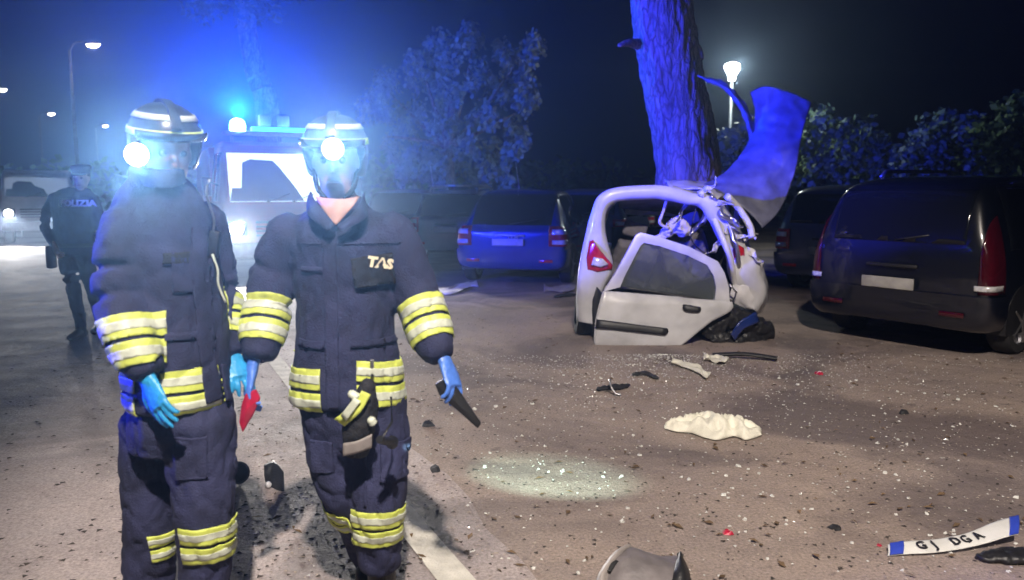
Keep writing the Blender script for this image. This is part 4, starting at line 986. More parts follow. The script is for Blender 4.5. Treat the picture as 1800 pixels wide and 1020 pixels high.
# ---- fire engine facing the camera (local: front at y=0, body runs +y)
def truck(name, label, centre, yaw, W, H, Lb, paint, cab_paint, lit, cat, group=None):
    t = tag(empty(name, centre, yaw), label, cat, group)
    w = W/2
    # cab: lofted along depth, with a raked windscreen front
    bm = bmesh.new(); rings = []
    prof = [(0.02, .42), (-.02, .62), (0.0, 1.0), (.06, 1.32), (.30, H-.30), (.42, H-.08), (.62, H)]
    fr = [[V((x*w*(1.0 if z < 1.35 else lerp(1, .9, (z-1.35)/(H-1.35))), y, z)) for y, z in prof] for x in (-1, -.93, -.6, -.2, .2, .6, .93, 1)]
    rows = [list(c) for c in zip(*fr)]
    for r in rows:
        r[0] = r[0]+V((0, .12, 0)); r[-1] = r[-1]+V((0, .12, 0))
    bk = [[V((p.x, 1.75, p.z)) for p in r] for r in rows]
    # outline rings (front rim -> back)
    vv = [[bm.verts.new(p) for p in r] for r in rows]
    for a, b in zip(vv, vv[1:]):
        for i in range(len(a)-1): bm.faces.new((a[i], a[i+1], b[i+1], b[i]))
    vb = [[bm.verts.new(p) for p in r] for r in bk]
    for a, b in zip(vb, vb[1:]):
        for i in range(len(a)-1): bm.faces.new((a[i], b[i], b[i+1], a[i+1]))
    n = len(vv)
    for i in range(n-1):
        bm.faces.new((vv[i][0], vv[i+1][0], vb[i+1][0], vb[i][0])); bm.faces.new((vv[i][-1], vb[i][-1], vb[i+1][-1], vv[i+1][-1]))
    for i in range(len(vv[0])-1):
        bm.faces.new((vv[0][i], vb[0][i], vb[0][i+1], vv[0][i+1])); bm.faces.new((vv[-1][i], vv[-1][i+1], vb[-1][i+1], vb[-1][i]))
    bmesh.ops.recalc_face_normals(bm, faces=bm.faces)
    me = evaluated(bm, [('BEVEL', dict(width=.05, segments=2, limit_method='ANGLE', angle_limit=R(45)))])
    cab = link('cab', me, M[cab_paint], t); me.set_sharp_from_angle(angle=R(35))
    z0, z1 = 1.36, H-.22
    # windscreen: an emissive patch on the cab face, with no recess behind
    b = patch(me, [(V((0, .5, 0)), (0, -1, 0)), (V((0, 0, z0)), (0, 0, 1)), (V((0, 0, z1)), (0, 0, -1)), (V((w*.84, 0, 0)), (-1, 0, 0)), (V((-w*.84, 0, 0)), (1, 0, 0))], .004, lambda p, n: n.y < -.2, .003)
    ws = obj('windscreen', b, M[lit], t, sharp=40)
    bm = bmesh.new()      # dashboard and seat shapes laid on the glowing pane
    def wsy(z): return lerp(.06, .30, max(0, (z-1.32)/(H-.30-1.32)))-.012
    pts = [(-.84, 1.37), (.30, 1.37), (.18, 1.60), (-.05, z1-.24), (-.15, z1-.12), (-.5, z1-.10), (-.62, z1-.16), (-.66, 1.6), (-.8, 1.6)]
    f_ = [bm.verts.new((x*w, wsy(z), z)) for x, z in pts]; b_ = [bm.verts.new((x*w, wsy(z)-.006, z)) for x, z in pts]
    bm.faces.new(f_); bm.faces.new(list(reversed(b_)))
    for i in range(len(pts)): bm.faces.new((f_[i], b_[i], b_[(i+1) % len(pts)], f_[(i+1) % len(pts)]))
    obj('dashboard', bm, M['plastic_black'], ws, smooth=False)
    for s in (-1, 1):
        bm = bmesh.new(); tube(bm, [(s*.2*w-.1, .02, 1.36), (s*.2*w+.3, .07, 1.5)], .01, 6); obj('wiper', bm, M['plastic_black'], ws)
        bm = bmesh.new(); box(bm, (s*w*.78, -.035, .90), (.34, .05, .25), bev=.03); hl = obj('headlight', bm, M['plastic_black'], t, sharp=40)
        bm = bmesh.new(); tube(bm, [(s*w*.78, -.062, .90), (s*w*.78, -.072, .90), (s*w*.78, -.076, .90)], [.11, .105, .07], 20); obj('headlight_lens', bm, M['lamp_head'], hl)
        bm = bmesh.new(); tube(bm, [(s*w, .15, 1.65), (s*(w+.14), .05, 1.7)], .016, 6); box(bm, (s*(w+.19), .05, 1.62), (.15, .07, .32), bev=.02); obj('wing_mirror', bm, M['plastic_black'], t, sharp=40)
        b = patch(me, [(V((0, .42, 0)), (0, 1, 0)), (V((0, 1.35, 0)), (0, -1, 0)), (V((0, 0, 1.36)), (0, 0, 1)), (V((0, 0, H-.2)), (0, 0, -1)), (V((s*w*.6, 0, 0)), (s, 0, 0))], .004, lambda p, n: abs(n.x) > .6, .003)
        if b.faces: obj('side_window', b, M['glass_dark'], t)
        else: b.free()
        wheel(t, s*(w-.14), .75, .36, .24); wheel(t, s*(w-.14), Lb-.9, .36, .24)
    bm = bmesh.new(); box(bm, (0, -.05, .52), (W*.99, .16, .26), bev=.04); obj('front_bumper', bm, M['plastic_grey'], t, sharp=40)
    for k in range(4):
        gr = bmesh.new(); box(gr, (0, -.022, .78+k*.075), (W*.48, .03, .035), bev=.006); obj('grille_slat', gr, M['plastic_black'], t, smooth=False)
    bm = bmesh.new(); box(bm, (0, -.075, .52), (.52, .012, .11), bev=.004); obj('number_plate', bm, M['plate'], t)
    bm = bmesh.new(); box(bm, (0, 1.80+(Lb-1.80)/2, (H*.98+.5)/2), (W, Lb-1.86, H*.98-.5), bev=.04); obj('equipment_body', bm, M[paint], t, sharp=40)
    bm = bmesh.new(); box(bm, (0, Lb/2, .46), (W*.5, Lb-.6, .16)); obj('chassis', bm, M['plastic_black'], t, smooth=False)
    return t
TY = 13.6
tc = P(505, 400, TY); tc.z = 0
tyaw = math.atan2(-rd.x, rd.y)          # along the road
eng = truck('fire_engine', 'fire engine with blue beacon, bright windscreen and glaring headlight behind the two firefighters', tc, tyaw, 2.2, 2.42, 5.2, 'truck_red', 'truck_red', 'screen_glow', 'fire engine')
def tl(x, y, z, base=tc, yaw=tyaw): return V(base) + Matrix.Rotation(yaw, 3, 'Z') @ V((x, y, z))
bm = bmesh.new(); box(bm, (0, .55, 2.56), (1.9, .26, .07), bev=.02); obj('light_bar', bm, M['plastic_grey'], eng, sharp=40)
for x, ln in ((-.70, 0), (.70, 0)):
    bm = bmesh.new(); loft(bm, [ell((x, .52, 2.60+z), r, r, 18) for z, r in ((0, .13), (.10, .13), (.17, .105), (.205, .05))]); obj('beacon', bm, M['beacon'], eng)
bm = bmesh.new(); box(bm, (.02, .50, 2.635), (1.0, .16, .075), bev=.02); obj('light_strip', bm, M['beacon_bar'], eng, sharp=40)
for x in (-.22, .10):
    bm = bmesh.new(); box(bm, (x, .62, 2.80), (.22, .10, .20), bev=.03); obj('work_lamp', bm, M['truck_white'], eng, sharp=40)
for x in (-.8, 0, .8):
    bm = bmesh.new(); tube(bm, [(x, .55, 2.40), (x, .55, 2.53)], .03, 8); obj('bar_foot', bm, M['plastic_grey'], eng)
for x in (-.70,):
    light('beacon_light', 'SPOT', tl(x, .30, 2.86), P_BEACON, (0.004, 0.08, 1.0), .10, aim=tl(x+.2, -.5, 4.6), cone=160, blend=.35)
    light('beacon_light', 'SPOT', tl(x, .60, 2.95), 5000, (0.02, 0.08, 1.0), .10, aim=(-4.2, 23, 6.0), cone=110, blend=.6)
for s in (-1, 1):
    hp = tl(s*1.1*.78, -.12, .90)
    light('headlight_glare', 'SPOT', hp, 1150, (1.0, 0.93, 0.86), .08, aim=CAM, cone=22, blend=1.0)
    light('headlight_beam', 'SPOT', hp, P_TRUCK, (1.0, 0.95, 0.88), .08, aim=hp + (tl(0, -9, -2.9) - tl(0, 0, .9)), cone=50, blend=.3)

# ---- police van far left
vc = G(72, 428); vyaw = tyaw + R(3)
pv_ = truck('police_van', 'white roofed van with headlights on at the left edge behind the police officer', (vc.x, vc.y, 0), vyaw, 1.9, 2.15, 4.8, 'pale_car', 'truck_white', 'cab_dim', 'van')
for s in (-1, 1):
    hp = tl(s*.95*.78, -.12, .90, V((vc.x, vc.y, 0)), vyaw)
    light('headlight_beam', 'SPOT', hp, P_VAN, (1.0, 0.95, 0.9), .07, aim=hp + Matrix.Rotation(vyaw, 3, 'Z') @ V((0, -9, -3.4)), cone=48, blend=.3)

# ---- patrol car beside the road at the left, outside the picture: its blue lamp lights the trunk and the torn roof
pcar, _m = car('patrol_car', 'dark blue patrol car with a lit blue roof light parked left of the firefighters', (-6.6, 1.0, 0), R(-20), 'blue_car', 'van', L=4.9, H=2.35, group=None)
bm = bmesh.new(); box(bm, (0, 1.7, 2.385), (1.1, .22, .06), bev=.02); obj('light_bar', bm, M['plastic_grey'], pcar, sharp=40)
for s in (-1, 1):
    bm = bmesh.new(); box(bm, (s*.36, 1.7, 2.465), (.36, .2, .095), bev=.03); obj('beacon', bm, M['beacon'], pcar, sharp=40)
pl_ = pcar.location + Matrix.Rotation(R(20), 3, 'Z') @ V((.62, 1.9, 2.54))
light('patrol_beacon_light', 'SPOT', pl_, P_PATROL, (0.02, 0.03, 1.0), .08, aim=(2.6, 9.9, 3.8), cone=40, blend=.65)
light('patrol_beacon_light', 'SPOT', pl_, 9000, (0.02, 0.03, 1.0), .08, aim=(0.4, 13.6, 1.0), cone=24, blend=.8)
light('patrol_beacon_light', 'SPOT', pl_, 6000, (0.02, 0.03, 1.0), .08, aim=(-1.15, 2.5, 1.45), cone=17, blend=.8)

# ------------------------------------------------------------------ the wrecked car
YW = 7.95
wb = G(1180, 600); wb = V((P(1180, 480, YW).x, YW, 0))
wreck = tag(empty('wrecked_car', wb), 'crushed white car with open tail, wrapped round the leaning trunk', 'wrecked car')
outer = [(1019, 566), (1016, 520), (1018, 480), (1024, 445), (1034, 400), (1046, 358), (1058, 342), (1080, 332), (1120, 328), (1180, 328), (1232, 337), (1262, 352), (1284, 392), (1308, 432), (1334, 470), (1341, 510), (1326, 548)]
inner = [(1046, 572), (1052, 530), (1064, 498), (1077, 468), (1064, 418), (1062, 384), (1070, 362), (1088, 352), (1122, 349), (1180, 348), (1222, 356), (1244, 374), (1262, 412), (1280, 446), (1284, 482), (1299, 512), (1316, 536)]
NO = len(outer)
def dense(pts, k=3):
    q = smooth_path([V((x, y, 0)) for x, y in pts], k); return [(p.x, p.y) for p in q]
od, idn = dense(outer), dense(inner)
bm = bmesh.new()
layers = []
ctr = (1185, 430)
def crush(x, y, d):      # the shell folds towards the trunk with depth
    t = d/1.9
    return (lerp(x, 1205 + (x-1205)*.82, t*t), lerp(y, y+18*max(0, (430-y)/100), t))
for d, src in ((.09, idn), (-.0, idn), (-.035, [(lerp(a[0], b[0], .5), lerp(a[1], b[1], .5)) for a, b in zip(idn, od)]), (0.0, od), (.06, od), (.35, od), (.7, od), (1.1, od), (1.5, od), (1.9, od)):
    layers.append([P(*crush(x, y, max(0, d)), YW+d) for x, y in src])
vv = [[bm.verts.new(p) for p in r] for r in layers]
for a, b in zip(vv, vv[1:]):
    for i in range(len(a)-1): bm.faces.new((a[i], a[i+1], b[i+1], b[i]))
bmesh.ops.subdivide_edges(bm, edges=[e for e in bm.edges if e.calc_length() > .12], cuts=2, use_grid_fill=True)
bm.normal_update()
for v in bm.verts:
    k = min(1, max(.15, (v.co.y-YW)*.9)) + max(0, (v.co.x-P(1240, 400, YW).x))*2.2
    k2 = max(0, min(1, (v.co.x-P(1150, 400, YW).x)/.5))
    v.co += v.normal*.035*k*(noise.noise(v.co*4)+.8*(1-2*abs(noise.noise(v.co*7)))) + V((0, 0, -.05*k2*max(0, v.co.z-1.2)*abs(noise.noise(v.co*5))*8)) + v.normal*.022*k2*(1-3*abs(noise.noise(v.co*11)))
me = evaluated(bm, [('SOLIDIFY', dict(thickness=.012, offset=-1)), ('SUBSURF', dict(levels=1, render_levels=1))])
me.transform(Matrix.Translation(-wb)); shell = link('body_shell', me, M['dirty_white'], wreck)
# jagged strips of torn sheet metal and dangling wires along the ripped right side
rt = random.Random(5)
for (x, y, dx, dy, wpx, dY, mm) in ((1228, 340, 34, -26, 14, .1, 'scuffed'), (1246, 350, 44, 8, 16, .0, 'scuffed'), (1262, 372, 46, 26, 13, -.05, 'steel'), (1276, 404, 50, 14, 15, -.02, 'scuffed'), (1296, 430, 34, -22, 12, .05, 'scuffed'), (1240, 376, -30, 34, 12, .1, 'steel'), (1266, 420, -26, 30, 11, .05, 'scuffed'), (1312, 440, 30, 20, 16, .0, 'scuffed'), (1210, 350, -26, 40, 10, .2, 'steel')):
    rows = []
    for i in range(5):
        f = i/4; wv = wpx*(1-f*.85)*rt.uniform(.7, 1.2)
        cx = x+dx*f+rt.uniform(-4, 4); cy = y+dy*f+rt.uniform(-4, 4)+10*math.sin(f*3)*.5; L_ = math.hypot(dx, dy); nx, ny = -dy/L_, dx/L_
        rows.append([P(cx+nx*wv*k, cy+ny*wv*k, YW+dY+.06*rt.uniform(-1, 1)-.1*f) for k in (-.6, 0, .6)])
    obj('torn_metal', sheet(rows, 2, .012, 12, .004), M[mm], wreck, wb)
for (a_, b_, c_) in (((1225, 360), (1215, 420), (1248, 452)), ((1280, 440), (1262, 480), (1290, 505)), ((1250, 390), (1275, 440), (1252, 478))):
    bm = bmesh.new(); tube(bm, smooth_path([P(*a_, YW+.1), P(*b_, YW+.02), P(*c_, YW+.06)], 6), .007, 6); obj('wire', bm, M['plastic_black'], wreck, wb)
# tail lights
def lampsolid(name, pts, Y, m, parent, off, bul=.03):
    ps = [P(x, y, Y+dy) for x, y, dy in pts]; c = sum(ps, V())/len(ps)
    bm = bmesh.new(); n = len(ps)
    f0 = [bm.verts.new(p) for p in ps]; f1 = [bm.verts.new(c + (p-c)*.8 + V((0, -bul, 0))) for p in ps]; bk = [bm.verts.new(p+V((0, .05, 0))) for p in ps]
    m_ = bm.verts.new(c + V((0, -bul*1.25, 0)))
    for i in range(n):
        j = (i+1) % n
        bm.faces.new((f0[i], f0[j], f1[j], f1[i])); bm.faces.new((f1[i], f1[j], m_)); bm.faces.new((bk[j], bk[i], f0[i], f0[j]))
    return obj(name, bm, m, parent, off, sharp=60)
tlw = lampsolid('tail_light', [(1031, 476, -.02), (1031, 452, -.03), (1036, 424, -.03), (1043, 422, -.05), (1056, 440, -.05), (1077, 466, -.02), (1076, 474, -.02), (1050, 479, -.05)], YW, M['red_lens'], wreck, wb)
lampsolid('clear_lens', [(1040, 466, -.1), (1044, 452, -.1), (1060, 455, -.1), (1070, 465, -.1), (1056, 470, -.1)], YW, M['clear_lens'], tlw, wb, .012)
lampsolid('tail_light', [(1289, 470, -.03), (1286, 438, -.03), (1294, 428, -.04), (1308, 436, -.04), (1310, 452, -.03), (1300, 474, -.03)], YW, M['red_lens'], wreck, wb, .02)
# bent inner pillars (double, right side)
for pts, r, mm in (([(1232, 338), (1246, 362), (1266, 410), (1283, 452), (1292, 500), (1300, 520)], 5.5, 'scuffed'), ([(1250, 345), (1268, 366), (1284, 404), (1296, 440), (1300, 486)], 4, 'steel'), ([(1278, 345), (1300, 368), (1318, 398), (1322, 418)], 6, 'scuffed')):
    bm = bmesh.new(); tube(bm, smooth_path([P(x, y, YW-.05+.1*math.sin(i*1.7)) for i, (x, y) in enumerate(pts)]), r*mpp(420, YW), 8); obj('bent_pillar', bm, M[mm], wreck, wb)
# cabin insides: floor, dark bulkhead, crumpled seats, headliner
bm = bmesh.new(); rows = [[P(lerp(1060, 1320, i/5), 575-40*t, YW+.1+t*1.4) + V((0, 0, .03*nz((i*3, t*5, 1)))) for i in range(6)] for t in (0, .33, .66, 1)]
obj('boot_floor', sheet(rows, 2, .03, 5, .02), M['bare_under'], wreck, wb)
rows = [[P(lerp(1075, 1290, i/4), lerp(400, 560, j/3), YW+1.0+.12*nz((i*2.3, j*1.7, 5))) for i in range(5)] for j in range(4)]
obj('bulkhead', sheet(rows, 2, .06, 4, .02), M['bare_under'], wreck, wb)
for i, (x, y, sx, sz, rot) in enumerate(((1110, 470, .24, .30, .25), (1205, 455, .27, .32, -.35))):
    bm = bmesh.new(); box(bm, P(x, y, YW+.62), (sx*2, .16, sz*2), Matrix.Rotation(rot, 3, 'Y') @ Matrix.Rotation(.3, 3, 'X'), .05)
    me = fused(bm, .025, 3, .02, (5, 5, 5), i); me.transform(Matrix.Translation(-wb)); s_ = link('seat_back', me, M['seat_cloth'], wreck)
    bm = bmesh.new(); box(bm, P(x+6, y-66, YW+.60), (.26, .09, .17), Matrix.Rotation(rot, 3, 'Y'), .03); obj('headrest', bm, M['seat_cloth'], s_, wb, sharp=50)
bm = bmesh.new(); limb(bm, [(P(1168, 412, YW+.35), .06), (P(1190, 396, YW+.32), .10), (P(1206, 410, YW+.34), .08)]); limb(bm, [(P(1150, 425, YW+.38), .05), (P(1180, 405, YW+.36), .06)])
me = fused(bm, .018, 3, .025, (9, 9, 9), 2); me.transform(Matrix.Translation(-wb)); link('airbag', me, M['airbag'], wreck)
rows = [[P(1090, 352, YW+.1), P(1150, 351, YW+.1), P(1215, 358, YW+.1)], [P(1088, 366, YW+.6), P(1150, 364, YW+.6), P(1225, 372, YW+.6)], [P(1100, 374, YW+1.2), P(1160, 385, YW+1.2), P(1225, 385, YW+1.2)]]
obj('headliner', sheet(rows, 2, .03, 5, .015), M['seat_cloth'], wreck, wb)
bm = bmesh.new(); tube(bm, [P(1100, 372, YW+.9), P(1160, 374, YW+.95), P(1215, 378, YW+.9)], .035, 8); obj('roof_brace', bm, M['scuffed'], wreck, wb)
bm = bmesh.new(); tube(bm, smooth_path([P(1172, 352, YW+.15), P(1166, 372, YW+.2), P(1160, 392, YW+.22), P(1176, 402, YW+.25)]), .016, 8); obj('seat_belt', bm, M['airbag'], wreck, wb)
# right rear quarter panel, torn
rows = [[P(1288, 500, YW-.03), P(1316, 478, YW-.05), P(1342, 460, YW+.05)], [P(1284, 528, YW-.02), P(1312, 520, YW-.08), P(1343, 500, YW+.05)], [P(1312, 545, YW-.01), P(1326, 545, YW-.05), P(1338, 536, YW+.05)]]
obj('quarter_panel', sheet(rows, 3, .02, 6, .006), M['scuffed'], wreck, wb)
# crushed dark bumper heap below it
bm = bmesh.new()
limb(bm, [(P(1240, 580, YW-.1), .09), (P(1280, 560, YW-.05), .12), (P(1330, 575, YW), .12), (P(1352, 590, YW+.1), .08)])
limb(bm, [(P(1255, 600, YW-.15), .06), (P(1300, 598, YW-.1), .08), (P(1345, 602, YW), .06)])
me = fused(bm, .022, 2, .035, (6, 6, 6), 9); me.transform(Matrix.Translation(-wb)); link('crushed_bumper', me, M['plastic_black'], wreck)
rows = [[P(1284, 588, YW-.24), P(1300, 566, YW-.26), P(1328, 548, YW-.2)], [P(1292, 600, YW-.24), P(1310, 578, YW-.26), P(1338, 566, YW-.2)]]
obj('bumper_skin', sheet(rows, 2, .02, 8, .006), M['blue_car'], wreck, wb)
# low sills and side floor that carry the shell on the ground
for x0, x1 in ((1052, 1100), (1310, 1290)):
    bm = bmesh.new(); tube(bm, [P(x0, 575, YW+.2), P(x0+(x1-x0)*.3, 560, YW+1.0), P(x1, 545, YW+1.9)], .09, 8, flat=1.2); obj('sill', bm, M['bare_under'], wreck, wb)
# left rear wheel
wl = V((P(1029, 560, YW+.32).x, YW+.32, 0))
bm = bmesh.new()
n = 30; r_, wd = .30, .185
rings = [[wl + V((u*wd + .02*math.sin(2*math.pi*k/n), math.cos(2*math.pi*k/n)*r_*q, r_ + math.sin(2*math.pi*k/n)*r_*q)) for k in range(n)] for u, q in ((-.5, .66), (-.5, .93), (-.36, 1), (-.1, 1), (-.08, .975), (-.02, .975), (0, 1), (.36, 1), (.5, .93), (.5, .66))]
loft(bm, rings, cap=False); ty = obj('tyre', bm, M['rubber'], wreck, wb, sharp=40)
bm = bmesh.new(); loft(bm, [[wl + V((u*wd, math.cos(2*math.pi*k/n)*r_*q, r_ + math.sin(2*math.pi*k/n)*r_*q)) for k in range(n)] for u, q in ((-.47, .7), (-.44, .66), (-.2, .5), (.4, .66))]); obj('rim', bm, M['rim'], ty, wb, sharp=40)
rows = [[P(1036, 500, YW-.02), P(1050, 505, YW-.04), P(1062, 520, YW-.02)], [P(1037, 550, YW-.02), P(1048, 555, YW-.05), P(1066, 565, YW-.02)], [P(1044, 596, YW+.0), P(1052, 598, YW-.02), P(1070, 598, YW+.02)]]
obj('bumper_corner', sheet(rows, 2, .012, 8, .01), M['plastic_black'], wreck, wb)
# torn roof: sheet peeled upright beside the trunk, and the strip that ties it to the trunk
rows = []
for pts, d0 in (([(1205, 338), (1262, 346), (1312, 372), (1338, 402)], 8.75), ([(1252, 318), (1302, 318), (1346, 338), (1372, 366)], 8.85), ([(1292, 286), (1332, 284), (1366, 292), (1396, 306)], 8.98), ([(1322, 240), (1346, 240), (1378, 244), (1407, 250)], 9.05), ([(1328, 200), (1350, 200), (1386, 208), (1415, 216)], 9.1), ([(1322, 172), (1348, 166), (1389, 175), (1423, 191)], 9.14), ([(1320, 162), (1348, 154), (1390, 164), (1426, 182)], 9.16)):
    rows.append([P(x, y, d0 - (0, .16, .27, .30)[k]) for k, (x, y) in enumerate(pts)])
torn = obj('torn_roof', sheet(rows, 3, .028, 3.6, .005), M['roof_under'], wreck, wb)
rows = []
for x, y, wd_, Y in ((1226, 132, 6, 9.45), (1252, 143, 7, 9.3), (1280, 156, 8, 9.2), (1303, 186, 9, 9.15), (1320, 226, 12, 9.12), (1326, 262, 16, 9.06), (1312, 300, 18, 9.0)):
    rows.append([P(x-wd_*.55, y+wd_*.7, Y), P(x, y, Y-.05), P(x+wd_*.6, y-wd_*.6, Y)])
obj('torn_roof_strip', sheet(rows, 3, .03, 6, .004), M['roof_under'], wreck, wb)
rows = [[P(1176, 330, 8.6), P(1230, 336, 8.5), P(1262, 350, 8.4)], [P(1168, 318, 9.2), P(1228, 318, 9.1), P(1290, 335, 9.0)]]
obj('buckled_roof_edge', sheet(rows, 3, .03, 5, .006), M['scuffed'], wreck, wb)
# front of the car, crushed against the trunk (behind it, mostly hidden)
bm = bmesh.new()
box(bm, wb+V((.05, 2.5, .5)), (1.3, .9, .55), Matrix.Rotation(.2, 3, 'Z'), .12); box(bm, wb+V((-.45, 2.0, .55)), (.4, .9, .6), Matrix.Rotation(-.3, 3, 'Z'), .1)
me = fused(bm, .05, 2, .07, (4, 4, 4), 3); me.transform(Matrix.Translation(-wb)); link('crushed_front', me, M['scuffed'], wreck)

# ---- torn off rear door leaning on the wreck
YD = 7.72
db = V((P(1130, 560, YD).x, YD, 0))
door = tag(empty('detached_car_door', db), 'white rear car door torn off and leaning against the wreck, window up', 'car door')
def dp(x, y): 
    lean = (612-y)/200*.14
    return P(x, y, YD-.03+lean + .02*math.sin((x-1043)/60))
def ring_sheet(name, out_, inn_, m, parent, bul=.02, thick=.03):
    bm = bmesh.new(); n = len(out_)
    A = [bm.verts.new(dp(*p)) for p in out_]; B = [bm.verts.new(dp((p[0]+q[0])/2, (p[1]+q[1])/2)+V((0, -bul, 0))) for p, q in zip(out_, inn_)]; D = [bm.verts.new(dp(*p)) for p in inn_]
    E = [bm.verts.new(dp(*p)+V((0, thick, 0))) for p in out_]; F = [bm.verts.new(dp(*p)+V((0, thick, 0))) for p in inn_]
    for i in range(n):
        j = (i+1) % n
        for a, b in ((A, B), (B, D), (D, F), (F, E), (E, A)): bm.faces.new((a[i], a[j], b[j], b[i]))
    return obj(name, bm, m, parent, db, sharp=40)
# window frame
fo = [(1104, 484), (1112, 440), (1124, 410), (1160, 418), (1212, 434), (1260, 459), (1272, 478), (1281, 500), (1283, 528)]
fi = [(1094, 497), (1110, 463), (1129, 428), (1160, 434), (1208, 449), (1245, 466), (1255, 482), (1260, 502), (1258, 529)]
bm = bmesh.new()
def strip(bm, out_, inn_, th=.05, bul=.012):
    cols = []
    for p, q in zip(out_, inn_):
        a = dp(*p); c = dp(*q); b = (a+c)/2 + V((0, -bul, 0))
        cols.append([bm.verts.new(v) for v in (a, b, c, c+V((0, th, 0)), a+V((0, th, 0)))])
    for a, b in zip(cols, cols[1:]):
        for i in range(5): bm.faces.new((a[i], b[i], b[(i+1) % 5], a[(i+1) % 5]))
    bm.faces.new(cols[0]); bm.faces.new(list(reversed(cols[-1])))
fo = [(1062, 512), (1082, 480), (1104, 440), (1118, 414), (1126, 409), (1160, 417), (1212, 434), (1262, 460), (1274, 480), (1281, 504), (1283, 530)]
fi = [(1090, 505), (1097, 488), (1114, 455), (1126, 432), (1132, 427), (1160, 433), (1208, 449), (1243, 466), (1254, 484), (1259, 505), (1256, 530)]
strip(bm, fo, fi); obj('window_frame', bm, M['dirty_white'], door, db, sharp=50)
bm = bmesh.new()
gl = [(1091, 506), (1098, 488), (1114, 455), (1131, 428), (1160, 434), (1208, 450), (1243, 467), (1254, 485), (1259, 505), (1256, 528), (1200, 520), (1140, 511)]
A = [bm.verts.new(dp(*p)+V((0, .02, 0))) for p in gl]; B = [bm.verts.new(dp(*p)+V((0, .026, 0))) for p in gl]
bm.faces.new(A); bm.faces.new(list(reversed(B)))
for i in range(len(gl)): bm.faces.new((A[i], B[i], B[(i+1) % len(gl)], A[(i+1) % len(gl)]))
obj('window_glass', bm, M['glass_clear'], door, db, smooth=False)
# skin of the door
rows = []
for l, r, y, b in (((1059, 512), (1286, 532), 0, .0), ((1055, 526), (1284, 545), 0, .028), ((1050, 545), (1252, 562), 0, .036), ((1046, 566), (1228, 580), 0, .04), ((1044, 586), (1205, 598), 0, .045), ((1044, 600), (1188, 610), 0, .03), ((1048, 606), (1176, 614), 0, .0)):
    rows.append([dp(lerp(l[0], r[0], k/6), lerp(l[1], r[1], k/6)) + V((0, -b*(1 if 0 < k < 6 else .35), 0)) for k in range(7)])
dsk = obj('door_skin', sheet(rows, 2, .008, 6, -.035), M['dirty_white'], door, db)
_b = bmesh.new(); _b.from_mesh(dsk.data); _b.transform(Matrix.Translation(db)); DBV = BVHTree.FromBMesh(_b); _b.free()
def on_door(x, y, out=.05):
    h = DBV.ray_cast(CAM, ray(x, y).normalized())[0]
    return (h if h is not None else dp(x, y)) + V((0, .036-out, 0))
rows = [[on_door(lerp(1048, 1172, k/5), lerp(562, 578, k/5), .048) for k in range(6)], [on_door(lerp(1047, 1174, k/5), lerp(568, 583, k/5), .056) for k in range(6)], [on_door(lerp(1046, 1168, k/5), lerp(575, 588, k/5), .050) for k in range(6)]]
obj('rubbing_strip', sheet(rows, 1, 0, 5, -.02), M['plastic_black'], door, db)
rows = [[on_door(1200, 536, .05), on_door(1215, 538, .056), on_door(1230, 541, .05)], [on_door(1199, 541, .056), on_door(1215, 543, .064), on_door(1231, 545, .056)], [on_door(1204, 545, .05), on_door(1215, 547, .056), on_door(1226, 547, .05)]]
obj('door_handle', sheet(rows, 1, 0, 5, -.02), M['plastic_black'], door, db)
rows = [[dp(1092, 503)+V((0, -.012, 0)), dp(1150, 511)+V((0, -.012, 0)), dp(1258, 528)+V((0, -.012, 0))], [dp(1091, 507)+V((0, -.014, 0)), dp(1150, 515)+V((0, -.014, 0)), dp(1258, 532)+V((0, -.014, 0))]]
obj('window_seal', sheet(rows, 1, 0, 5, -.012), M['plastic_black'], door, db)
bm = bmesh.new(); tube(bm, [dp(1283, 500)+V((0, .01, 0)), dp(1296, 515)+V((0, .03, 0)), dp(1290, 530)+V((0, .01, 0))], .012, 6); obj('hinge', bm, M['steel'], door, db)

# ------------------------------------------------------------------ debris on the ground
def ground_blob(name, label, cat, px_path, rpx, m, flat=.4, fold=.012, vox=.012, seed=0, z=.02, fs=(10, 10, 10), group=None):
    pts = [G(x, y) for x, y in px_path]; c = sum(pts, V())/len(pts)
    bm = bmesh.new(); s_ = [(p - c + V((0, 0, r*mpp(y, p.y)*flat)), r*mpp(y, p.y)) for p, r, (x, y) in zip(pts, rpx, px_path)]
    limb(bm, s_)
    for v in bm.verts: v.co.z = max(0.0, v.co.z*flat*1.3)
    me = fused(bm, vox, 2, fold, fs, seed)
    zmin = min(v.co.z for v in me.vertices)
    me.transform(Matrix.Translation((0, 0, -zmin)))
    o = link(name, me, m); o.location = (c.x, c.y, .001)
    return tag(o, label, cat, group)
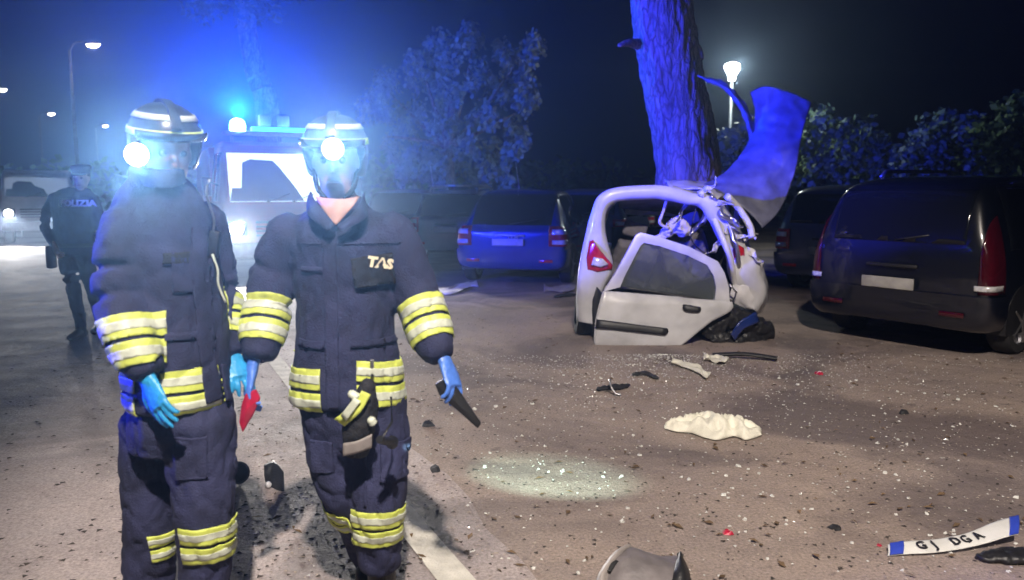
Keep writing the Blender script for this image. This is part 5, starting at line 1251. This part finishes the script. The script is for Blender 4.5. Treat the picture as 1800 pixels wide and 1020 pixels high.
# cream cloth
cc = G(1255, 757)
top_ = [(1168, 750), (1190, 741), (1215, 738), (1238, 729), (1262, 737), (1290, 739), (1312, 744), (1338, 756)]
bot_ = [(1170, 756), (1190, 762), (1215, 764), (1240, 772), (1264, 776), (1288, 770), (1306, 776), (1336, 768)]
tt, bb_ = smooth_path([V((x, y, 0)) for x, y in top_], 5), smooth_path([V((x, y, 0)) for x, y in bot_], 5)
rows = []
for j in range(13):
    f = j/12; row = []
    for i, (a, b) in enumerate(zip(tt, bb_)):
        u = i/(len(tt)-1)
        hmax = .115*math.sin(math.pi*min(1, max(0, u*1.0)))**.5
        q = V((u*7+f*2.2, f*3.0-u*2, 1.3))
        rg = max(0, 1-2.4*abs(noise.noise(q)))**1.5
        rg2 = max(0, 1-2.6*abs(noise.noise(q*2.1+V((5, 2, 0)))))
        z = hmax*(math.sin(math.pi*f)**.6)*(.45+.55*rg+.12*rg2) + .004
        g = G(a.x, lerp(a.y + 14*hmax/.115*(1-f), b.y, f))
        row.append(V((g.x, g.y, z)) - V((cc.x, cc.y, 0)))
    rows.append(row)
o = obj('cloth', sheet(rows, 1, .004, 30, -.004), M['cloth_white']); o.location = (cc.x, cc.y, .006); tag(o, 'crumpled cream cloth lying on the brown ground below the wreck', 'cloth')
ground_blob('dark_bag', 'black lump with a pale rim on the ground below the detached door', 'debris', [(1052, 688), (1072, 686), (1092, 684), (1104, 680)], [7, 12, 11, 6], M['black_cloth'], seed=3)
bm = bmesh.new(); q = G(1080, 692); tube(bm, smooth_path([V((-.04, 0, .11)), V((-.03, -.05, .06)), V((.0, -.07, .02)), V((.04, -.08, .012))]), .008, 6); o = obj('rim_strip', bm, M['steel']); o.location = (q.x, q.y, 0); tag(o, 'thin bent metal strip leaning on the black lump below the door', 'metal strip')
ground_blob('mud_clod', 'dark clod of dirt between the detached door and the black lump', 'debris', [(1115, 662), (1135, 660), (1155, 668)], [8, 9, 6], M['bare_under'], seed=5)
# long black trim strip
a_, b_ = G(1252, 630), G(1366, 636); c_ = (a_+b_)/2
bm = bmesh.new(); tube(bm, smooth_path([a_-c_+V((0, 0, .03)), V((0, .03, .05)), b_-c_+V((0, 0, .03))]), .030, 8, flat=.7); o = obj('trim_strip', bm, M['plastic_black'], sharp=50); o.location = c_; tag(o, 'long black trim strip lying below the wreck\'s crushed bumper', 'trim strip')
for pts, lab in (([(1190, 640), (1225, 655), (1238, 662)], 'pale torn scrap on the ground under the torn off door corner'), ([(1245, 632), (1258, 638), (1270, 636)], 'pale torn scrap at the left end of the black trim strip'),
                 ([(768, 512), (790, 516), (812, 506), (830, 502)], 'pale rag on the ground near the blue hatchback'), ([(965, 510), (985, 512), (1002, 508)], 'pale lump left of the wreck\'s rear wheel')):
    c_ = G(*pts[len(pts)//2]); rows = []
    for jj in (-1, -.3, .4, 1):
        rows.append([G(x + 3*jj*math.sin(i*3), y + 5*jj + 2*math.sin(i*2.3+jj)) - c_ + V((0, 0, .015 + .035*abs(math.sin(i*1.9+jj*2.2)))) for i, (x, y) in enumerate([(pts[0][0]-9, pts[0][1]-1)] + pts + [(pts[-1][0]+9, pts[-1][1]+1)])])
    o = obj('torn_scrap', sheet(rows, 2, .02, 16, .004), M['cloth_white'] if 'lump' not in lab else M['plastic_grey']); o.location = c_
    tag(o, lab, 'scrap', 'pale scraps on the ground')
ground_blob('dark_scrap', 'dark scrap beside the pale lump left of the wreck\'s wheel', 'scrap', [(978, 524), (995, 522), (1010, 520)], [6, 8, 6], M['black_cloth'], seed=21)
# grey bumper fragment at the bottom edge
gc = V((P(1130, 1020, 2.92).x, 2.92, 0))
fr_ = tag(empty('bumper_fragment', gc), 'grey curved bumper fragment cut by the bottom edge of the photo', 'bumper fragment')
def fp(x, y, Y): q = P(x, y, Y); return V((q.x, q.y, max(.006, q.z))) - gc
rows = [[fp(1062, 1040, 2.80), fp(1090, 1045, 2.78), fp(1130, 1048, 2.76), fp(1170, 1045, 2.78), fp(1196, 1040, 2.82)],
        [fp(1066, 1008, 2.86), fp(1092, 1008, 2.84), fp(1132, 1010, 2.82), fp(1170, 1012, 2.84), fp(1198, 1012, 2.88)],
        [fp(1080, 984, 2.92), fp(1100, 980, 2.90), fp(1136, 984, 2.89), fp(1172, 992, 2.91), fp(1200, 994, 2.95)],
        [fp(1098, 966, 2.98), fp(1112, 964, 2.97), fp(1142, 974, 2.97), fp(1174, 984, 2.99), fp(1200, 984, 3.02)],
        [fp(1106, 968, 3.08), fp(1118, 970, 3.08), fp(1146, 980, 3.09), fp(1176, 990, 3.10), fp(1200, 992, 3.12)]]
obj('shell', sheet(rows, 2, .009, 11, -.012), M['plastic_mid'], fr_)
rows = [[fp(1042, 1040, 2.80), fp(1052, 1040, 2.775), fp(1066, 1042, 2.80)], [fp(1052, 1008, 2.86), fp(1060, 1006, 2.835), fp(1072, 1008, 2.86)], [fp(1068, 984, 2.92), fp(1076, 981, 2.895), fp(1086, 984, 2.92)], [fp(1086, 966, 2.98), fp(1094, 962, 2.955), fp(1104, 964, 2.98)], [fp(1100, 960, 3.03), fp(1106, 958, 3.02), fp(1112, 961, 3.04)]]
obj('lip', sheet(rows, 2, .003, 14, -.014), M['plastic_grey'], fr_)
rows = [[fp(1066, 998, 2.872), fp(1072, 1000, 2.872)], [fp(1072, 985, 2.90), fp(1080, 987, 2.90)], [fp(1080, 979, 2.918), fp(1086, 981, 2.918)]]
rows = [[p + V((0, -.034, .004)) for p in r] for r in rows]
obj('slot', sheet(rows, 2, .0, 14, -.006), M['plastic_black'], fr_)
rows = [[fp(1180, 1036, 2.80), fp(1200, 1036, 2.79), fp(1218, 1036, 2.85)], [fp(1184, 1006, 2.86), fp(1200, 1004, 2.85), fp(1211, 1006, 2.9)], [fp(1190, 984, 2.94), fp(1196, 980, 2.93), fp(1203, 984, 2.96)], [fp(1194, 971, 2.99), fp(1196, 969, 2.985), fp(1198, 971, 2.99)]]
obj('bracket', sheet(rows, 2, .005, 14, -.02), M['plastic_black'], fr_)
# bent number plate on a dark piece of bumper
rows = []
for x, y0, y1, z in ((1560, 960, 976, .006), (1590, 957, 975, .012), (1640, 955, 974, .016), (1690, 948, 969, .022), (1725, 938, 964, .03), (1758, 930, 960, .045), (1788, 926, 954, .05)):
    rows.append((G(x, y0+8), G(x, y1+4), z))
qc = G(1670, 960)
pl_ = tag(empty('bent_number_plate', (qc.x, qc.y, 0)), 'bent white plate with blue ends lying at the lower right', 'number plate')
def prow(sel): return [[rows[i][0]+V((0, 0, rows[i][2]+.022))-V((qc.x, qc.y, 0)), (rows[i][0]+rows[i][1])/2+V((0, -.005, rows[i][2]+.014))-V((qc.x, qc.y, 0)), rows[i][1]+V((0, 0, rows[i][2]))-V((qc.x, qc.y, 0))] for i in sel]
obj('plate_sheet', sheet(prow(range(7)), 2, .002, 9, -.003), M['plate'], pl_)
for sel, f0, f1 in (((0, 1), 0.1, .9), ((5, 6), .45, 1.0)):
    rw = prow(sel); a0 = [lerp(p, q, f0)+V((0, -.002, .004)) for p, q in zip(*rw)]; a1 = [lerp(p, q, f1)+V((0, -.002, .004)) for p, q in zip(*rw)]
    obj('blue_band', sheet([a0, a1], 2, .001, 9, .003), M['plate_blue'], pl_)
pr = prow(range(7))
for i, ch in ((1.55, 'G'), (2.0, 'J'), (2.75, 'D'), (3.15, 'G'), (3.75, 'A')):
    k = int(i); f = i-k
    top_ = lerp(pr[k][0], pr[k+1][0], f); bot = lerp(pr[k][2], pr[k+1][2], f); xd = (lerp(pr[k+1][1], pr[k+1][1], f)-pr[k][1]).normalized()
    yd = (top_-bot).normalized(); nn_ = xd.cross(yd); c = lerp(pr[k][1], pr[k+1][1], f) + nn_*.010
    put_text(ch, .062, c, xd, nn_, M['print_black'], pl_, (0, 0, 0), .001, .001)
ground_blob('bumper_piece', 'black bumper piece under the bent plate at the right edge', 'debris', [(1725, 985), (1760, 985), (1800, 985), (1850, 990)], [16, 24, 30, 30], M['plastic_black'], flat=.35, seed=8)
# curved dark fragment on the road between the firefighters
q = G(482, 850)
t = tag(empty('car_trim_fragment', (q.x, q.y, 0)), 'curved dark trim fragment with a shiny bulb on the road between the firefighters\' legs', 'trim fragment')
rows = [[G(464, 832)-q+V((0, 0, .05)), G(480, 834)-q+V((0, .02, .075)), G(498, 846)-q+V((0, .01, .05))], [G(464, 842)-q+V((0, 0, .02)), G(480, 850)-q+V((0, 0, .045)), G(500, 856)-q+V((0, 0, .02))], [G(468, 852)-q+V((0, 0, .004)), G(482, 862)-q+V((0, 0, .01)), G(500, 866)-q+V((0, 0, .004))]]
obj('shell', sheet(rows, 2, .004, 9, .006), M['plastic_black'], t)
bm = bmesh.new(); ball(bm, G(473, 858)-q+V((0, -.01, .022)), .018, seg=12); obj('bulb', bm, M['clear_lens'], t)
q = G(420, 850); bm = bmesh.new(); loft(bm, [ell((0, 0, z), r, r, 20) for z, r in ((.0, .055), (.012, .06), (.026, .05), (.03, .02))])
o = obj('wheel_cap', bm, M['plastic_black'], sharp=40); o.rotation_euler = (R(72), 0, R(15)); o.location = (q.x, q.y, .06); tag(o, 'small round dark cap on the road beside the left firefighter\'s leg', 'cap')
# small named scraps
for x, y, m_, lab, rr2 in ((1440, 658, 'red_plastic', 'small red plastic scrap on the ground before the dark van', 9), (1278, 938, 'red_plastic', 'small red plastic scrap on the ground above the grey bumper fragment', 11),
                      (1545, 960, 'red_plastic', 'tiny orange red scrap at the left end of the bent plate', 6), (1468, 930, 'bare_under', 'dark leaf like scrap left of the bent plate', 12), (1588, 727, 'bare_under', 'dark clod on the sandy ground before the van', 12),
                      (752, 748, 'bare_under', 'dark flat scrap right of the black wedge held by the firefighter', 14), (765, 828, 'bare_under', 'dark flat scrap beside the start of the greenish streak', 16)):
    g = G(x, y); bm = bmesh.new(); s = rr2*mpp(y, g.y)
    n = 7; an = [2*math.pi*k/n for k in range(n)]
    pts = [V((math.cos(a)*s*random.uniform(.7, 1.2), math.sin(a)*s*random.uniform(.5, .9), 0)) for a in an]
    lo = [bm.verts.new(p) for p in pts]; hi = [bm.verts.new(p*.7+V((0, 0, s*random.uniform(.25, .6)))) for p in pts]
    bm.faces.new(list(reversed(lo))); bm.faces.new(hi)
    for i in range(n): bm.faces.new((lo[i], lo[(i+1) % n], hi[(i+1) % n], hi[i]))
    o = obj('plastic_scrap' if m_ == 'red_plastic' else 'ground_scrap', bm, M[m_], smooth=False); o.location = (g.x, g.y, .002); o.rotation_euler = (0, 0, random.uniform(0, 6)); tag(o, lab, 'scrap')
# individual shards of pale plastic and glass, the larger ones
def shard_mesh(k):
    bm = bmesh.new(); n = random.choice((4, 5, 6))
    pts = [V((math.cos(2*math.pi*i/n)*random.uniform(.6, 1.1), math.sin(2*math.pi*i/n)*random.uniform(.5, 1.0), 0)) for i in range(n)]
    lo = [bm.verts.new(p) for p in pts]; hi = [bm.verts.new(p*.8+V((.1, 0, random.uniform(.25, .8)))) for p in pts]
    bm.faces.new(list(reversed(lo))); bm.faces.new(hi)
    for i in range(n): bm.faces.new((lo[i], lo[(i+1) % n], hi[(i+1) % n], hi[i]))
    bmesh.ops.recalc_face_normals(bm, faces=bm.faces)
    me = bpy.data.meshes.new('shard'); bm.to_mesh(me); bm.free(); me.materials.append(M['shard']); return me
shards = [shard_mesh(k) for k in range(12)]
rs = random.Random(11)
for k in range(110):
    while True:
        x, y = rs.uniform(730, 1790), 620 + 400*rs.random()**1.0
        if y > 640 + max(0, x-1300)*.12 and not (1160 < x < 1345 and 715 < y < 785) and not (1040 < x < 1225 and y > 940): break
    g = G(x, y); o = bpy.data.objects.new('glass_shard', shards[k % 12]); C.objects.link(o)
    s = rs.uniform(2.6, 5.2)*mpp(y, g.y) * (1.4 if rs.random() < .12 else 1)
    o.location = (g.x, g.y, .001); o.scale = (s, s, s); o.rotation_euler = (rs.uniform(-.25, .25), rs.uniform(-.25, .25), rs.uniform(0, 6.28))
    tag(o, 'pale shard of broken glass lying loose on the ground', 'shard', 'broken glass shards on the ground')
# crumbs nobody could count
def crumbs(name, label, n, smin, smax, m, region, seed, tall=.7):
    rg = random.Random(seed); bm = bmesh.new()
    for _ in range(n):
        x, y = region(rg)
        s = rg.uniform(smin, smax); a = rg.uniform(0, 6.28)
        pts = [V((x, y, .004)) + V((math.cos(a+i*2.1+rg.uniform(-.3, .3))*s, math.sin(a+i*2.1+rg.uniform(-.3, .3))*s, 0)) for i in range(3)]
        tp = bm.verts.new(V((x+rg.uniform(-.4, .4)*s, y+rg.uniform(-.4, .4)*s, .004+s*rg.uniform(.4, 1.2)*tall)))
        vs_ = [bm.verts.new(p) for p in pts]
        for i in range(3): bm.faces.new((vs_[i], vs_[(i+1) % 3], tp))
    return tag(obj(name, bm, m, smooth=False), label, None, kind='stuff')
wx, wy = P(1150, 500, 7.6).x, 7.2
def near_wreck(rg):
    while True:
        r = abs(rg.gauss(0, 2.3)); a = rg.uniform(math.pi, 2*math.pi)
        x, y = wx + math.cos(a)*r*1.25, wy + math.sin(a)*r
        if -1.2 < x < 5 and 1.9 < y < 7.6: return x, y
def lot(rg):
    while True:
        y = 1.6 + 8*rg.random()**1.4; x = rg.uniform(-.55, .8)*y
        return x, y
def roadside(rg):
    y = 1.8 + 9*rg.random()**1.3; x = -rg.uniform(.05, .75)*y
    return x, y
crumbs('glass_crumbs', 'glass crumbs strewn round the wreck', 3800, .0035, .010, M['shard'], near_wreck, 3)
crumbs('glass_crumbs', 'glass crumbs over the parking ground', 550, .003, .008, M['shard'], lot, 4)
M['grit'] = mat('pale_grit', (.33, .28, .24), .9, var=.4, scale=3)
M['grit_dark'] = mat('dark_litter', (.05, .04, .035), .9, var=.4, scale=3)
crumbs('grit', 'grit and pine litter over the ground', 9000, .003, .009, M['grit'], lot, 5, .5)
crumbs('pine_litter', 'dark specks of pine litter on the ground', 3200, .004, .014, M['grit_dark'], lot, 6, .3)
bm = bmesh.new(); rg = random.Random(31)
for _ in range(700):
    x, y = lot(rg); s_ = rg.uniform(.012, .032); a = rg.uniform(0, 6.28)
    d = V((math.cos(a), math.sin(a), 0)); q = V((-d.y, d.x, 0)); c = V((x, y, .007))
    p = [c - d*s_, c + q*s_*.42 + V((0, 0, rg.uniform(0, .012))), c + d*s_ + V((0, 0, rg.uniform(0, .01))), c - q*s_*.42 + V((0, 0, rg.uniform(0, .012)))]
    bm.faces.new([bm.verts.new(v) for v in p])
M['dry_leaf'] = mat('dry_leaf', (.12, .075, .04), .8, var=.5, scale=2)
tag(obj('fallen_leaves', bm, M['dry_leaf'], smooth=False), 'dry fallen leaves scattered over the parking ground', None, kind='stuff')
crumbs('road_litter', 'dark specks on the road', 1200, .005, .02, M['grit_dark'], roadside, 7, .25)
